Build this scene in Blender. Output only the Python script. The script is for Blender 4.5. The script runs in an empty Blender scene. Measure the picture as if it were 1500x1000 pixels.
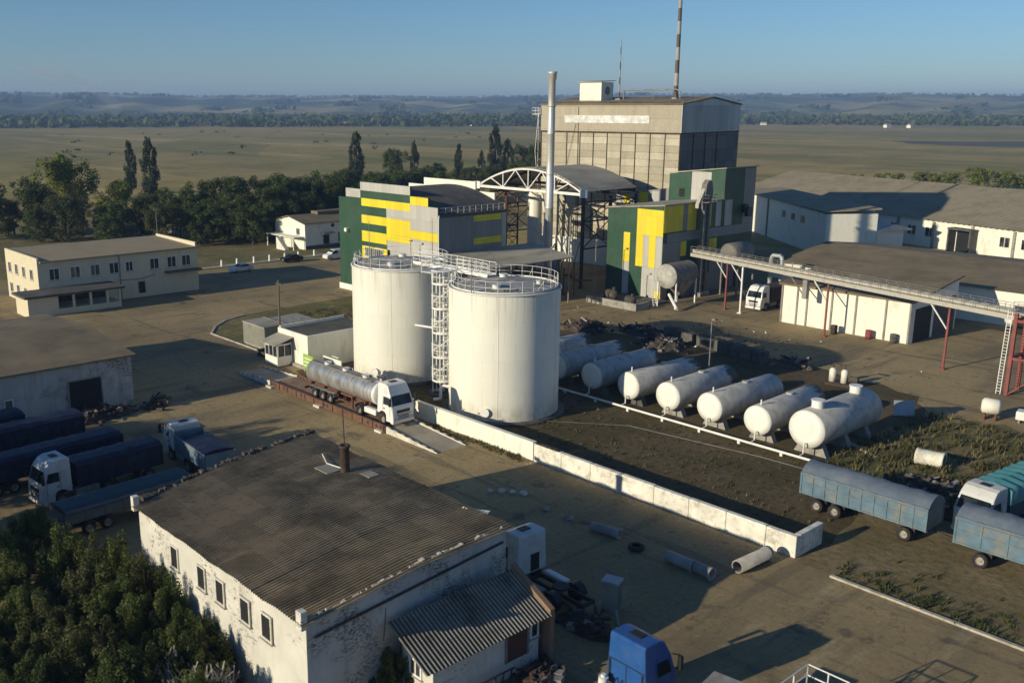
import bpy, bmesh, math, random
from mathutils import Vector, Matrix
R = math.radians
S = bpy.context.scene
COL = S.collection
rnd = random.Random(7)

# ------------------------------------------------------------------ helpers
class MB:
    """collects shapes; obj() links them as ONE mesh object"""
    def __init__(s): s.v = []; s.f = []; s.m = []; s.s = []
    def add(s, vs, fs, mi=0, smooth=False):
        n = len(s.v); s.v += [tuple(p) for p in vs]
        for f in fs:
            s.f.append([i + n for i in f]); s.m.append(mi); s.s.append(smooth)
    def box(s, x0, x1, y0, y1, z0, z1, mi=0):
        if x1 < x0: x0, x1 = x1, x0
        if y1 < y0: y0, y1 = y1, y0
        s.add([(x0,y0,z0),(x1,y0,z0),(x1,y1,z0),(x0,y1,z0),(x0,y0,z1),(x1,y0,z1),(x1,y1,z1),(x0,y1,z1)],
              [(0,3,2,1),(4,5,6,7),(0,1,5,4),(1,2,6,5),(2,3,7,6),(3,0,4,7)], mi)
    def bar(s, p, q, w, h=None, mi=0):
        """rectangular bar between two points"""
        h = h or w; p = Vector(p); q = Vector(q); d = (q-p).normalized()
        a = d.cross(Vector((0,0,1)))
        if a.length < 1e-3: a = Vector((1,0,0))
        a.normalize(); b = a.cross(d)
        vs = []
        for c in (p, q):
            for i, j in ((-1,-1),(1,-1),(1,1),(-1,1)): vs.append(c + a*(i*w/2) + b*(j*h/2))
        s.add(vs, [(0,3,2,1),(4,5,6,7),(0,1,5,4),(1,2,6,5),(2,3,7,6),(3,0,4,7)], mi)
    def cyl(s, p, q, r, r2=None, n=16, caps=True, mi=0, smooth=True, capmi=None):
        r2 = r if r2 is None else r2; p = Vector(p); q = Vector(q); d = (q-p).normalized()
        a = d.orthogonal().normalized(); b = d.cross(a)
        ring = [(math.cos(2*math.pi*i/n), math.sin(2*math.pi*i/n)) for i in range(n)]
        A = [p + a*(c*r) + b*(k*r) for c, k in ring]; B = [q + a*(c*r2) + b*(k*r2) for c, k in ring]
        s.add(A+B, [(i, (i+1) % n, n+(i+1) % n, n+i) for i in range(n)], mi, smooth)
        if caps:
            cm = mi if capmi is None else capmi
            if r > 0: s.add(A, [list(range(n))[::-1]], cm)
            if r2 > 0: s.add(B, [list(range(n))], cm)
    def tube(s, pts, r, n=6, mi=0):
        for a, b in zip(pts, pts[1:]): s.cyl(a, b, r, n=n, mi=mi)
    def prism(s, poly, axis, a0, a1, mi=0, f=None):
        """2-D outline swept along an axis; axis 'y': poly=(x,z); 'x': poly=(y,z); 'z': poly=(x,y)"""
        n = len(poly); vs = []
        for t in (a0, a1):
            for (u, w) in poly:
                tt = f(t, u, w) if f else t
                vs.append({'y': (u, tt, w), 'x': (tt, u, w), 'z': (u, w, tt)}[axis])
        s.add(vs, [list(range(n))[::-1], [n+i for i in range(n)]] + [(i, (i+1) % n, n+(i+1) % n, n+i) for i in range(n)], mi)
    def lathe(s, prof, c=(0,0,0), n=32, axis='z', mi=0, smooth=True):
        vs = []; k = len(prof)
        for i in range(n):
            t = 2*math.pi*i/n
            for (r, h) in prof:
                x, y = r*math.cos(t), r*math.sin(t)
                v = {'z': (x, y, h), 'y': (x, h, y), 'x': (h, x, y)}[axis]
                vs.append((v[0]+c[0], v[1]+c[1], v[2]+c[2]))
        fs = []
        for i in range(n):
            for j in range(k-1):
                fs.append((i*k+j, ((i+1) % n)*k+j, ((i+1) % n)*k+j+1, i*k+j+1))
        s.add(vs, fs, mi, smooth)
    def ringtube(s, c, R_, r, n=48, m=6, a0=0, a1=360, mi=0):
        full = abs(a1-a0) >= 360; k = n if full else n+1
        vs = []
        for i in range(k):
            t = R(a0 + (a1-a0)*i/n)
            for j in range(m):
                q = 2*math.pi*j/m; rr = R_ + r*math.cos(q)
                vs.append((c[0]+rr*math.cos(t), c[1]+rr*math.sin(t), c[2]+r*math.sin(q)))
        fs = []
        for i in range(n):
            i2 = (i+1) % k
            for j in range(m): fs.append((i*m+j, i2*m+j, i2*m+(j+1) % m, i*m+(j+1) % m))
        s.add(vs, fs, mi, True)
    def sheet(s, o, w, l, nrm, pitch, amp, mi=0, per=6, rows=1):
        """corrugated sheet: o corner, w vector across the waves, l vector along them"""
        o = Vector(o); w = Vector(w); l = Vector(l); nrm = Vector(nrm).normalized()
        k = max(2, int(w.length/pitch*per)); vs = []
        for j in range(rows+1):
            for i in range(k+1):
                d = w.length*i/k
                vs.append(o + w*(i/k) + l*(j/rows) + nrm*(amp*math.sin(2*math.pi*d/pitch)))
        fs = []
        for j in range(rows):
            for i in range(k): fs.append((j*(k+1)+i, j*(k+1)+i+1, (j+1)*(k+1)+i+1, (j+1)*(k+1)+i))
        s.add(vs, fs, mi, True)
        s.uv = getattr(s, 'uv', None) or {}
        for j in range(rows+1):
            for i in range(k+1): s.uv[len(s.v)-len(vs)+j*(k+1)+i] = (w.length*i/k/pitch, j/rows)

def root_of(o):
    while o.parent: o = o.parent
    return o
def obj(name, mb, mats, parent=None, world=False, bevel=0, recalc=True):
    if not isinstance(mats, (list, tuple)): mats = [mats]
    me = bpy.data.meshes.new(name)
    off = root_of(parent).location if (parent and world) else (0,0,0)
    vs = [(v[0]-off[0], v[1]-off[1], v[2]-off[2]) for v in mb.v] if world else mb.v
    me.from_pydata(vs, [], mb.f)
    for m in mats: me.materials.append(m)
    me.polygons.foreach_set('material_index', mb.m)
    me.polygons.foreach_set('use_smooth', mb.s)
    if getattr(mb, 'uv', None):
        ul = me.uv_layers.new(name='waves'); vi = [0]*len(me.loops); me.loops.foreach_get('vertex_index', vi)
        ul.data.foreach_set('uv', [c for i in vi for c in mb.uv.get(i, (0,0))])
    if recalc and len(mb.f) < 60000:
        b = bmesh.new(); b.from_mesh(me); bmesh.ops.recalc_face_normals(b, faces=b.faces); b.to_mesh(me); b.free()
    o = bpy.data.objects.new(name, me); COL.objects.link(o)
    if parent: o.parent = parent
    if bevel:
        md = o.modifiers.new('bevel', 'BEVEL'); md.width = bevel; md.segments = 2; md.limit_method = 'ANGLE'; md.angle_limit = R(40)
    return o
def tag(o, label, cat, group=None, kind=None):
    o['label'] = label; o['category'] = cat
    if group: o['group'] = group
    if kind: o['kind'] = kind
    return o
def thing(name, label, cat, loc=(0,0,0), rz=0, group=None):
    o = bpy.data.objects.new(name, None); COL.objects.link(o); o.empty_display_size = .3
    o.location = loc if len(loc) == 3 else (loc[0], loc[1], 0); o.rotation_euler = (0,0,R(rz))
    return tag(o, label, cat, group)
def solo(name, mb, mats, label, cat, loc=(0,0,0), rz=0, group=None, bevel=0):
    o = obj(name, mb, mats, bevel=bevel); o.location = loc if len(loc) == 3 else (loc[0], loc[1], 0); o.rotation_euler = (0,0,R(rz))
    return tag(o, label, cat, group)
def struct(name, mb, mats, kind='structure'):
    o = obj(name, mb, mats); o['kind'] = kind; o['label'] = name.replace('_', ' '); return o
def dup(root, loc, rz=None, label=None, scale=None):
    """copies a thing, its parts and sub-parts"""
    r = root.copy(); COL.objects.link(r); r.location = loc if len(loc) == 3 else (loc[0], loc[1], 0)
    if rz is not None: r.rotation_euler = (0,0,R(rz))
    if scale: r.scale = scale
    if label: r['label'] = label
    def rec(a, b):
        for ch in list(a.children):
            c = ch.copy(); COL.objects.link(c); c.parent = b; rec(ch, c)
    rec(root, r)
    return r

# ------------------------------------------------------------------ materials
def lin(c):
    if isinstance(c, str):
        c = [int(c[i:i+2], 16)/255 for i in (1,3,5)]
        c = [x/12.92 if x <= .04045 else ((x+.055)/1.055)**2.4 for x in c]
    return (c[0], c[1], c[2], 1)
class NT:
    def __init__(s, name):
        s.mat = bpy.data.materials.new(name); s.mat.use_nodes = True; s.t = s.mat.node_tree
        s.b = s.t.nodes['Principled BSDF']; s.out = s.t.nodes['Material Output']; s.co = None
    def n(s, typ, **kw):
        x = s.t.nodes.new(typ)
        for k, v in kw.items(): setattr(x, k, v)
        return x
    def l(s, a, b): s.t.links.new(a, b)
    def coord(s, scale=(1,1,1), world=False, rot=0):
        if world:
            src = s.n('ShaderNodeNewGeometry').outputs['Position']
        else:
            tc = s.n('ShaderNodeTexCoord'); oi = s.n('ShaderNodeObjectInfo')
            mu = s.n('ShaderNodeMath', operation='MULTIPLY'); mu.inputs[1].default_value = 37.
            s.l(oi.outputs['Random'], mu.inputs[0])
            ad = s.n('ShaderNodeVectorMath', operation='ADD'); s.l(tc.outputs['Object'], ad.inputs[0]); s.l(mu.outputs[0], ad.inputs[1])
            src = ad.outputs[0]
        mp = s.n('ShaderNodeMapping'); mp.inputs['Scale'].default_value = scale; mp.inputs['Rotation'].default_value = (0,0,rot)
        s.l(src, mp.inputs['Vector']); return mp.outputs[0]
    def noise(s, sc, scale=(1,1,1), det=4, world=False, rough=.6, rot=0):
        x = s.n('ShaderNodeTexNoise'); x.inputs['Scale'].default_value = sc; x.inputs['Detail'].default_value = det
        x.inputs['Roughness'].default_value = rough; s.l(s.coord(scale, world, rot), x.inputs['Vector']); return x.outputs['Fac']
    def ramp(s, fac, a, b, lo=0, hi=1):
        x = s.n('ShaderNodeMapRange'); x.inputs[1].default_value = a; x.inputs[2].default_value = b
        x.inputs[3].default_value = lo; x.inputs[4].default_value = hi; x.interpolation_type = 'SMOOTHSTEP'
        s.l(fac, x.inputs[0]); return x.outputs[0]
    def mix(s, fac, a, b, mode='MIX'):
        x = s.n('ShaderNodeMix', data_type='RGBA', blend_type=mode)
        for sock, v in ((x.inputs[0], fac), (x.inputs[6], a), (x.inputs[7], b)):
            if hasattr(v, 'links'): s.l(v, sock)
            elif isinstance(v, (int, float)): sock.default_value = v
            else: sock.default_value = lin(v)
        return x.outputs[2]
    def mul(s, a, b):
        x = s.n('ShaderNodeMath', operation='MULTIPLY')
        for i, v in enumerate((a, b)):
            if hasattr(v, 'links'): s.l(v, x.inputs[i])
            else: x.inputs[i].default_value = v
        return x.outputs[0]
    def bump(s, h, st=.3, dist=.05):
        x = s.n('ShaderNodeBump'); x.inputs['Strength'].default_value = st; x.inputs['Distance'].default_value = dist
        s.l(h, x.inputs['Height']); s.l(x.outputs[0], s.b.inputs['Normal'])
    def done(s, col, rough=.8, metal=0, spec=.5):
        if hasattr(col, 'links'): s.l(col, s.b.inputs['Base Color'])
        else: s.b.inputs['Base Color'].default_value = lin(col)
        if hasattr(rough, 'links'): s.l(rough, s.b.inputs['Roughness'])
        else: s.b.inputs['Roughness'].default_value = rough
        s.b.inputs['Metallic'].default_value = metal; s.b.inputs['Specular IOR Level'].default_value = spec
        return s.mat

def plain(name, col, rough=.7, metal=0, var=.18, sc=1.2, dirt=None, damt=.5, dsc=.8, dth=.55, bump=0, bsc=20, stretch=(1,1,1), spec=.4):
    """base colour with mottling, plus an optional dirt/rust layer"""
    t = NT(name); c = lin(col)
    n1 = t.noise(sc, stretch, 5)
    base = t.mix(t.ramp(n1, .25, .75), [x*(1-var) for x in c[:3]], [min(1, x*(1+var)) for x in c[:3]])
    if dirt:
        n2 = t.noise(dsc, stretch, 7, rough=.7)
        base = t.mix(t.mul(t.ramp(n2, dth-.08, dth+.14), damt), base, dirt)
    if bump: t.bump(t.noise(bsc, (1,1,1), 4), bump, .03)
    rg = t.ramp(t.noise(sc*2, stretch, 3), .2, .8, max(0, rough-.1), min(1, rough+.1))
    return t.done(base, rg, metal, spec)

def masonry(name, white, brick, peel=.5, mort=(.3,.28,.25), scale=1., stain=.4, peelsc=1.1):
    """whitewashed brick: the wash has flaked off in patches and shows the brick"""
    t = NT(name)
    br = t.n('ShaderNodeTexBrick'); br.inputs['Scale'].default_value = scale
    br.inputs['Color1'].default_value = lin(brick); br.inputs['Color2'].default_value = lin([x*.6 for x in lin(brick)[:3]])
    br.inputs['Mortar'].default_value = lin(mort); br.inputs['Mortar Size'].default_value = .012
    br.inputs['Brick Width'].default_value = .26; br.inputs['Row Height'].default_value = .078
    # brick plane: use x+y as the run, z as height
    sp = t.n('ShaderNodeSeparateXYZ'); tc = t.n('ShaderNodeTexCoord'); t.l(tc.outputs['Object'], sp.inputs[0])
    ad = t.n('ShaderNodeMath', operation='ADD'); t.l(sp.outputs[0], ad.inputs[0]); t.l(sp.outputs[1], ad.inputs[1])
    cb = t.n('ShaderNodeCombineXYZ'); t.l(ad.outputs[0], cb.inputs[0]); t.l(sp.outputs[2], cb.inputs[1]); t.l(cb.outputs[0], br.inputs['Vector'])
    w = lin(white)
    wash = t.mix(t.ramp(t.noise(.5, (1,1,1), 6), .3, .75), [x*.78 for x in w[:3]], w[:3])
    wash = t.mix(t.mul(t.ramp(t.noise(.9, (1,1,.12), 6), .52, .75), stain), wash, (.2,.18,.14))
    wash = t.mix(t.mul(t.ramp(br.outputs['Fac'], 0, 1), .35), wash, [x*.6 for x in w[:3]])
    pm = t.ramp(t.noise(peelsc*3, (1,1,2.2), 9, rough=.75), .62-peel*.12, .66-peel*.12)
    pm2 = t.ramp(t.noise(.35, (1,1,1), 3), .45, .62)
    col = t.mix(t.mul(pm, pm2), wash, br.outputs['Color'])
    t.bump(br.outputs['Fac'], .35, -.02)
    return t.done(col, .9)

def panels(name, cols, w=3., h=1.2, mortar='#3a352b', msize=.02, var=.2, stain=.4, off=0., freq=2):
    """concrete wall panels, each with its own tint, dark joints between"""
    t = NT(name)
    sp = t.n('ShaderNodeSeparateXYZ'); tc = t.n('ShaderNodeTexCoord'); t.l(tc.outputs['Object'], sp.inputs[0])
    ad = t.n('ShaderNodeMath', operation='ADD'); t.l(sp.outputs[0], ad.inputs[0]); t.l(sp.outputs[1], ad.inputs[1])
    cb = t.n('ShaderNodeCombineXYZ'); t.l(ad.outputs[0], cb.inputs[0]); t.l(sp.outputs[2], cb.inputs[1])
    br = t.n('ShaderNodeTexBrick'); br.offset = off; br.offset_frequency = freq; br.inputs['Scale'].default_value = 1
    br.inputs['Color1'].default_value = lin(cols[0]); br.inputs['Color2'].default_value = lin(cols[1]); br.inputs['Mortar'].default_value = lin(mortar)
    br.inputs['Mortar Size'].default_value = msize; br.inputs['Brick Width'].default_value = w; br.inputs['Row Height'].default_value = h; br.inputs['Bias'].default_value = -.2
    t.l(cb.outputs[0], br.inputs['Vector'])
    c = t.mix(t.mul(t.ramp(t.noise(.5, (1,1,.15), 6), .45, .75), stain), br.outputs['Color'], (.12,.11,.09))
    c = t.mix(t.ramp(t.noise(2.5, (1,1,1), 5), .3, .8, 0, var), c, (.05,.045,.04))
    return t.done(c, .9)

M = {}
W = '#e9e4d4'
def mk():
    m = M
    m['tank'] = tankmat('tank_white_paint', (.83,.80,.69), .28, False, True)
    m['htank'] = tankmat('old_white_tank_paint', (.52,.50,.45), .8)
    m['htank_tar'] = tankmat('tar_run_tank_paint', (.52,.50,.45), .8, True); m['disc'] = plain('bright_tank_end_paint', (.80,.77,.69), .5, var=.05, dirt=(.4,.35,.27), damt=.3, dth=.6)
    m['tar'] = plain('black_tar', (.012,.012,.012), .5, var=.3)
    m['white_steel'] = plain('white_painted_steel', (.78,.76,.70), .45, var=.08, dirt=(.25,.16,.09), damt=.4, dth=.6)
    m['tankroof'] = plain('dusty_tank_roof', (.42,.40,.36), .7, var=.2, sc=.8, dirt=(.16,.14,.11), damt=.6, dsc=.6, dth=.5)
    m['concrete'] = plain('concrete', (.32,.30,.26), .9, var=.2, sc=1.5, dirt=(.1,.09,.075), damt=.55, dsc=1.1, bump=.3)
    m['concrete_dark'] = plain('dark_concrete', (.11,.105,.09), .9, var=.25, sc=1.5, dirt=(.03,.03,.026), damt=.6, dsc=1.1, bump=.3)  # darker tone of the concrete
    m['white_wall'] = plain('white_render', (.82,.79,.67), .85, var=.07, sc=.7, dirt=(.35,.32,.26), damt=.45, dsc=.7, dth=.56, stretch=(1,1,.4))
    m['cream_wall'] = plain('cream_render', (.66,.58,.41), .85, var=.1, sc=.6, dirt=(.3,.26,.18), damt=.4, dsc=.6, dth=.56, stretch=(1,1,.4))
    m['whitewash_blocks'] = plain('whitewashed_blocks', (.76,.72,.61), .9, var=.14, sc=.9, dirt=(.30,.25,.19), damt=.65, dsc=1.6, dth=.54, bump=.3, bsc=9)
    m['brick_white'] = masonry('flaking_whitewash', (.74,.70,.60), (.10,.075,.055), .6)
    m['brick_grey'] = masonry('grey_flaking_whitewash', (.60,.58,.53), (.05,.043,.036), 1.1, stain=.5, peelsc=1.6)
    m['brick_red'] = masonry('bare_brick', (.33,.19,.11), (.30,.15,.08), 1.5)
    m['dark'] = plain('dark_opening', (.012,.012,.012), .8, var=.3)
    m['glass'] = glassmat('window_glass', (.02,.024,.026), True)
    m['glass_blue'] = glassmat('windscreen_glass', (.012,.016,.018))
    m['green'] = clad('dark_green_cladding', (.026,.074,.04))
    m['yellow'] = clad('yellow_cladding', (.80,.62,.025), .3)
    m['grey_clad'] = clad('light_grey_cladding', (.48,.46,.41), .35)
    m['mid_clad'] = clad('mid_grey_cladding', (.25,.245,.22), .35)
    m['roof_dark'] = plain('dark_bitumen_roof', (.085,.08,.07), .9, var=.25, sc=.4, dirt=(.16,.14,.11), damt=.5, dsc=.35, bump=.2)
    m['roof_grey'] = plain('grey_sheet_roof', (.36,.33,.26), .7, var=.15, sc=.4, dirt=(.13,.11,.09), damt=.6, dsc=.3, stretch=(1,.3,1))
    m['roof_brown'] = plain('brown_weathered_roof', (.205,.158,.092), .9, var=.2, sc=.25, dirt=(.11,.083,.05), damt=.6, dsc=.2, bump=.2)
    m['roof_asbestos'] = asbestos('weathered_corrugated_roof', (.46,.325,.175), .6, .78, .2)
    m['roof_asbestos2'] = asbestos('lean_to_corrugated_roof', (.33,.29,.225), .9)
    m['roof_ware'] = asbestos('warehouse_roof', (.33,.28,.19), .25, .2, .05)
    m['tower_panel'] = panels('tower_concrete_panels', ((.41,.36,.26),(.62,.555,.415)), 2.84, 1.2, stain=.25, off=0., var=.2)
    m['tower_shade'] = panels('tower_shaded_panels', ((.13,.13,.122),(.21,.205,.19)), 2.9, 2.3, mortar='#141414')  # end wall's shade put into darker panel tones
    m['tower_top'] = panels('tower_top_slabs', ((.42,.365,.27),(.48,.42,.315)), 6.1, 2.0, mortar='#57503f', msize=.012, stain=.35)
    m['tin'] = plain('galvanised_sheet', (.42,.44,.44), .5, .35, var=.15, sc=.5, dirt=(.2,.18,.15), damt=.4, dsc=.4, stretch=(1,1,.2))
    m['foil'] = plain('crumpled_white_sheeting', (.70,.69,.64), .4, var=.2, sc=1.2, dirt=(.42,.40,.34), damt=.7, dsc=.9, dth=.5, bump=1., bsc=1.6)
    m['steel'] = plain('weathered_grey_steel', (.26,.25,.23), .6, .3, var=.2, dirt=(.14,.08,.045), damt=.6)
    m['stack'] = plain('galvanised_stack', (.60,.59,.55), .5, .45, var=.12, sc=.6, dirt=(.3,.25,.2), damt=.4, stretch=(1,1,.2))
    m['inox'] = inox()
    m['rust'] = plain('rusty_red_steel', (.17,.065,.035), .8, var=.3, sc=1.5, dirt=(.07,.035,.022), damt=.7, dsc=1.5)
    m['rust_dark'] = plain('dark_rusty_steel', (.06,.04,.03), .85, var=.4, sc=2)
    m['rust_brown'] = plain('brown_girder_paint', (.15,.075,.045), .8, var=.25, sc=1.5, dirt=(.09,.05,.035), damt=.7, dsc=1.2)
    m['red_steel'] = plain('red_painted_post', (.24,.06,.05), .7, var=.25, dirt=(.14,.075,.05), damt=.6)
    m['wood'] = plain('grey_wood_pole', (.16,.12,.08), .9, var=.3, sc=3, stretch=(1,1,.1))
    m['bark'] = plain('bark', (.055,.042,.03), .95, var=.35, sc=4, stretch=(1,1,.3))
    m['truck_white'] = plain('white_truck_paint', (.78,.77,.73), .3, var=.04, sc=.8, dirt=(.42,.38,.31), damt=.35, dth=.55)
    m['truck_dirty'] = plain('dusty_white_truck_paint', (.62,.61,.57), .4, var=.1, sc=.8, dirt=(.3,.27,.22), damt=.5, dth=.5)
    m['truck_blue'] = plain('blue_truck_paint', (.02,.085,.27), .35, var=.08, sc=.8, dirt=(.07,.10,.18), damt=.3)
    m['navy'] = plain('navy_tarpaulin', (.009,.012,.035), .55, var=.25, sc=1, dirt=(.05,.06,.11), damt=.4)
    m['trailer_blue'] = plain('faded_blue_trailer', (.105,.17,.215), .75, var=.2, sc=1.1, dirt=(.26,.21,.145), damt=.6, dsc=.8, dth=.52)
    m['tarp_grey'] = plain('grey_blue_tarpaulin', (.115,.145,.185), .75, var=.15, sc=.8, dirt=(.22,.21,.19), damt=.35, bump=.8, bsc=2.5)
    m['teal'] = plain('teal_tarpaulin', (.07,.235,.25), .55, var=.15, sc=.8, dirt=(.16,.22,.2), damt=.3)
    m['teal_dark'] = plain('old_teal_sideboard', (.03,.065,.075), .7, var=.2, sc=1)
    m['board_grey'] = plain('grey_side_board', (.12,.13,.135), .7, var=.2, sc=1)
    m['rubber'] = plain('tyre_rubber', (.02,.019,.018), .85, var=.2, dirt=(.09,.075,.055), damt=.6, dsc=3)
    m['rim'] = plain('dusty_rim', (.30,.27,.23), .6, .2, var=.2)
    m['black_plastic'] = plain('black_plastic', (.018,.018,.018), .5, var=.2)
    m['chassis'] = plain('chassis_steel', (.045,.03,.026), .7, var=.3)
    m['lamp'] = plain('headlamp_lens', (.5,.5,.48), .15, var=.05)
    m['tail'] = plain('red_lamp_lens', (.3,.02,.02), .3, var=.1)
    m['kerb_black'] = plain('black_kerb_paint', (.03,.03,.028), .8, var=.3)
    m['kerb_white'] = plain('white_kerb_paint', (.62,.59,.51), .85, var=.15, dirt=(.22,.19,.15), damt=.6)
    m['kerb'] = plain('pale_kerb_stone', (.45,.41,.33), .9, var=.2, dirt=(.2,.17,.13), damt=.6, dsc=1.5)
    m['pipe_conc'] = plain('concrete_pipe', (.33,.31,.28), .9, var=.2, dirt=(.14,.13,.11), damt=.5)
    m['pink'] = plain('pinkish_plaster', (.5,.37,.33), .9, var=.15)
    m['container'] = plain('grey_green_container', (.30,.295,.235), .7, var=.1, dirt=(.18,.15,.1), damt=.4)
    m['neon_green'] = plain('lime_green_sign', (.30,.48,.06), .6, var=.1)
    m['brown_door'] = plain('rust_brown_door', (.11,.045,.03), .8, var=.2)
    m['leaf_dark'] = leaf('dark_leaves', (.055,.082,.02), (.15,.18,.048))
    m['leaf_mid'] = leaf('mid_green_leaves', (.12,.155,.022), (.33,.33,.055))
    m['leaf_bush'] = leaf('shrub_leaves', (.055,.085,.018), (.18,.20,.05))
    m['leaf_olive'] = leaf('olive_leaves', (.06,.075,.02), (.16,.16,.055))
    m['leaf_poplar'] = leaf('poplar_leaves', (.035,.055,.018), (.10,.12,.045))
    m['leaf_far'] = leaf('distant_leaves', (.07,.10,.04), (.15,.17,.065))
    m['weed'] = leaf('dry_weeds', (.09,.09,.03), (.26,.21,.09))
    m['flower'] = leaf('dry_white_plumes', (.4,.38,.32), (.62,.58,.5))
    m['scrap'] = plain('mixed_scrap', (.07,.058,.048), .85, var=.6, sc=2.5, dirt=(.20,.15,.11), damt=.6, dsc=2, dth=.57)
    m['antenna_red'] = plain('faded_red_mast', (.10,.07,.06), .6, var=.15)
    m['antenna_white'] = plain('faded_white_mast', (.33,.31,.28), .6, var=.1)
    m['yard'] = yard(); m['soil'] = soil(); m['soil_dark'] = soil(.5); m['grass'] = grassy(); m['field'] = field(); m['hill'] = hillmat()
    m['elev'] = plain('dull_elevator_steel', (.16,.15,.13), .75, var=.25, dirt=(.3,.28,.24), damt=.5, dsc=1.5)
    m['dark_ground'] = plain('dark_ground_tone', (.09,.085,.06), .95, var=.3, sc=.02)
    m['roof_office'] = plain('dusty_brown_roof', (.33,.26,.155), .9, var=.15, sc=.25, dirt=(.2,.155,.09), damt=.5, dsc=.25)
    m['gal'] = plain('dusty_gallery_paint', (.46,.43,.36), .7, var=.15, dirt=(.2,.16,.11), damt=.6, dsc=1.2)
    m['pave'] = plain('pale_pavement', (.36,.31,.235), .9, var=.18, sc=.5, dirt=(.2,.165,.12), damt=.6, dsc=.3)

def clad(name, col, dirt=.25, rib=.25, w=1.0, h=3.1):
    """profiled sheet cladding: ribs, lapped joints, fading and run-off"""
    t = NT(name); c = lin(col)
    sp = t.n('ShaderNodeSeparateXYZ'); tc = t.n('ShaderNodeTexCoord'); t.l(tc.outputs['Object'], sp.inputs[0])
    ad = t.n('ShaderNodeMath', operation='ADD'); t.l(sp.outputs[0], ad.inputs[0]); t.l(sp.outputs[1], ad.inputs[1])
    cb = t.n('ShaderNodeCombineXYZ'); t.l(ad.outputs[0], cb.inputs[0]); t.l(sp.outputs[2], cb.inputs[1])
    br = t.n('ShaderNodeTexBrick'); br.offset = 0; br.inputs['Scale'].default_value = 1; br.inputs['Brick Width'].default_value = w; br.inputs['Row Height'].default_value = h; br.inputs['Mortar Size'].default_value = .014
    br.inputs['Color1'].default_value = lin([x*.9 for x in c[:3]]); br.inputs['Color2'].default_value = lin([min(1, x*1.08) for x in c[:3]]); br.inputs['Mortar'].default_value = lin([x*.6 for x in c[:3]]); t.l(cb.outputs[0], br.inputs['Vector'])
    b = t.mix(t.mul(t.ramp(t.noise(.9, (1,1,.08), 6, rough=.7), .5, .75), dirt), br.outputs['Color'], [x*.45+.03 for x in c[:3]])
    b = t.mix(t.mul(t.ramp(t.noise(.25, (1,1,1), 4), .4, .7), .3), b, [x*.75+.07 for x in c[:3]])
    m = t.n('ShaderNodeMath', operation='MULTIPLY'); m.inputs[1].default_value = 6.28318/rib; t.l(ad.outputs[0], m.inputs[0])
    si = t.n('ShaderNodeMath', operation='SINE'); t.l(m.outputs[0], si.inputs[0]); t.bump(t.ramp(si.outputs[0], -.3, .3), .5, .03)
    return t.done(b, .5, 0, .3)
def tankmat(name, col, dirtiness=.35, tar=False, plates=False):
    t = NT(name); c = lin(col)
    base = t.mix(t.ramp(t.noise(.35, (1,1,.3), 5), .3, .7), [x*.93 for x in c[:3]], c[:3])
    # vertical run-off streaks, strongest below the rim
    sp = t.n('ShaderNodeSeparateXYZ'); tc = t.n('ShaderNodeTexCoord'); t.l(tc.outputs['Object'], sp.inputs[0])
    st = t.ramp(t.noise(1.7, (1,1,.035), 6, rough=.7), .52, .78)
    st2 = t.ramp(t.noise(.8, (1,1,.3), 4), .3, .7)
    base = t.mix(t.mul(t.mul(st, st2), dirtiness), base, (.36,.31,.22))
    base = t.mix(t.mul(t.ramp(t.noise(2.2, (1,1,1), 7, rough=.7), .6, .74), dirtiness*.8), base, (.30,.24,.17))
    rim = t.mul(t.ramp(sp.outputs[2], 8.2, 12.0), t.ramp(t.noise(2.6, (1,1,.03), 5, rough=.75), .47, .66))      # run-off under the rim
    base = t.mix(t.mul(rim, .4), base, (.33,.27,.19))
    foot = t.mul(t.ramp(sp.outputs[2], 2.4, .2), t.ramp(t.noise(1.2, (1,1,.5), 6, rough=.7), .35, .65))         # splashed dirt at the foot
    base = t.mix(t.mul(foot, .55), base, (.30,.25,.17))
    pl = t.n('ShaderNodeTexBrick'); pl.inputs['Scale'].default_value = 1; pl.inputs['Brick Width'].default_value = .38; pl.inputs['Row Height'].default_value = 1.49; pl.inputs['Mortar Size'].default_value = .006
    at_ = t.n('ShaderNodeMath', operation='ARCTAN2'); t.l(sp.outputs[1], at_.inputs[0]); t.l(sp.outputs[0], at_.inputs[1])
    cb = t.n('ShaderNodeCombineXYZ'); t.l(at_.outputs[0], cb.inputs[0]); t.l(sp.outputs[2], cb.inputs[1]); t.l(cb.outputs[0], pl.inputs['Vector'])
    pl.inputs['Color1'].default_value = (.975,.975,.975,1); pl.inputs['Color2'].default_value = (1.01,1.01,1.0,1); pl.inputs['Mortar'].default_value = (.90,.88,.85,1)
    if plates: base = t.mix(1., base, pl.outputs['Color'], 'MULTIPLY')
    else: base = t.mix(t.mul(t.ramp(t.noise(.9, (1,1,1), 7, rough=.72), .44, .62), .6), base, (.27,.25,.215))
    if tar:   # tar has run down over the far end
        n = t.noise(2.6, (.25,.25,.25), 2); n2 = t.noise(1.1, (3.,.22,.9), 3)
        ad = t.n('ShaderNodeMath', operation='MULTIPLY_ADD'); t.l(n2, ad.inputs[0]); ad.inputs[1].default_value = 5.5; t.l(sp.outputs[1], ad.inputs[2])
        base = t.mix(t.ramp(ad.outputs[0], 11.2, 11.7), base, (.014,.013,.012))
    wv = t.n('ShaderNodeTexWave', wave_type='BANDS', bands_direction='Z'); wv.inputs['Scale'].default_value = .105; t.l(t.coord(), wv.inputs['Vector'])
    t.bump(t.ramp(wv.outputs['Fac'], .0, .03), .25, .02)
    return t.done(base, t.ramp(t.noise(1, (1,1,.3), 3), .2, .8, .4, .6), 0, .35)
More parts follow.
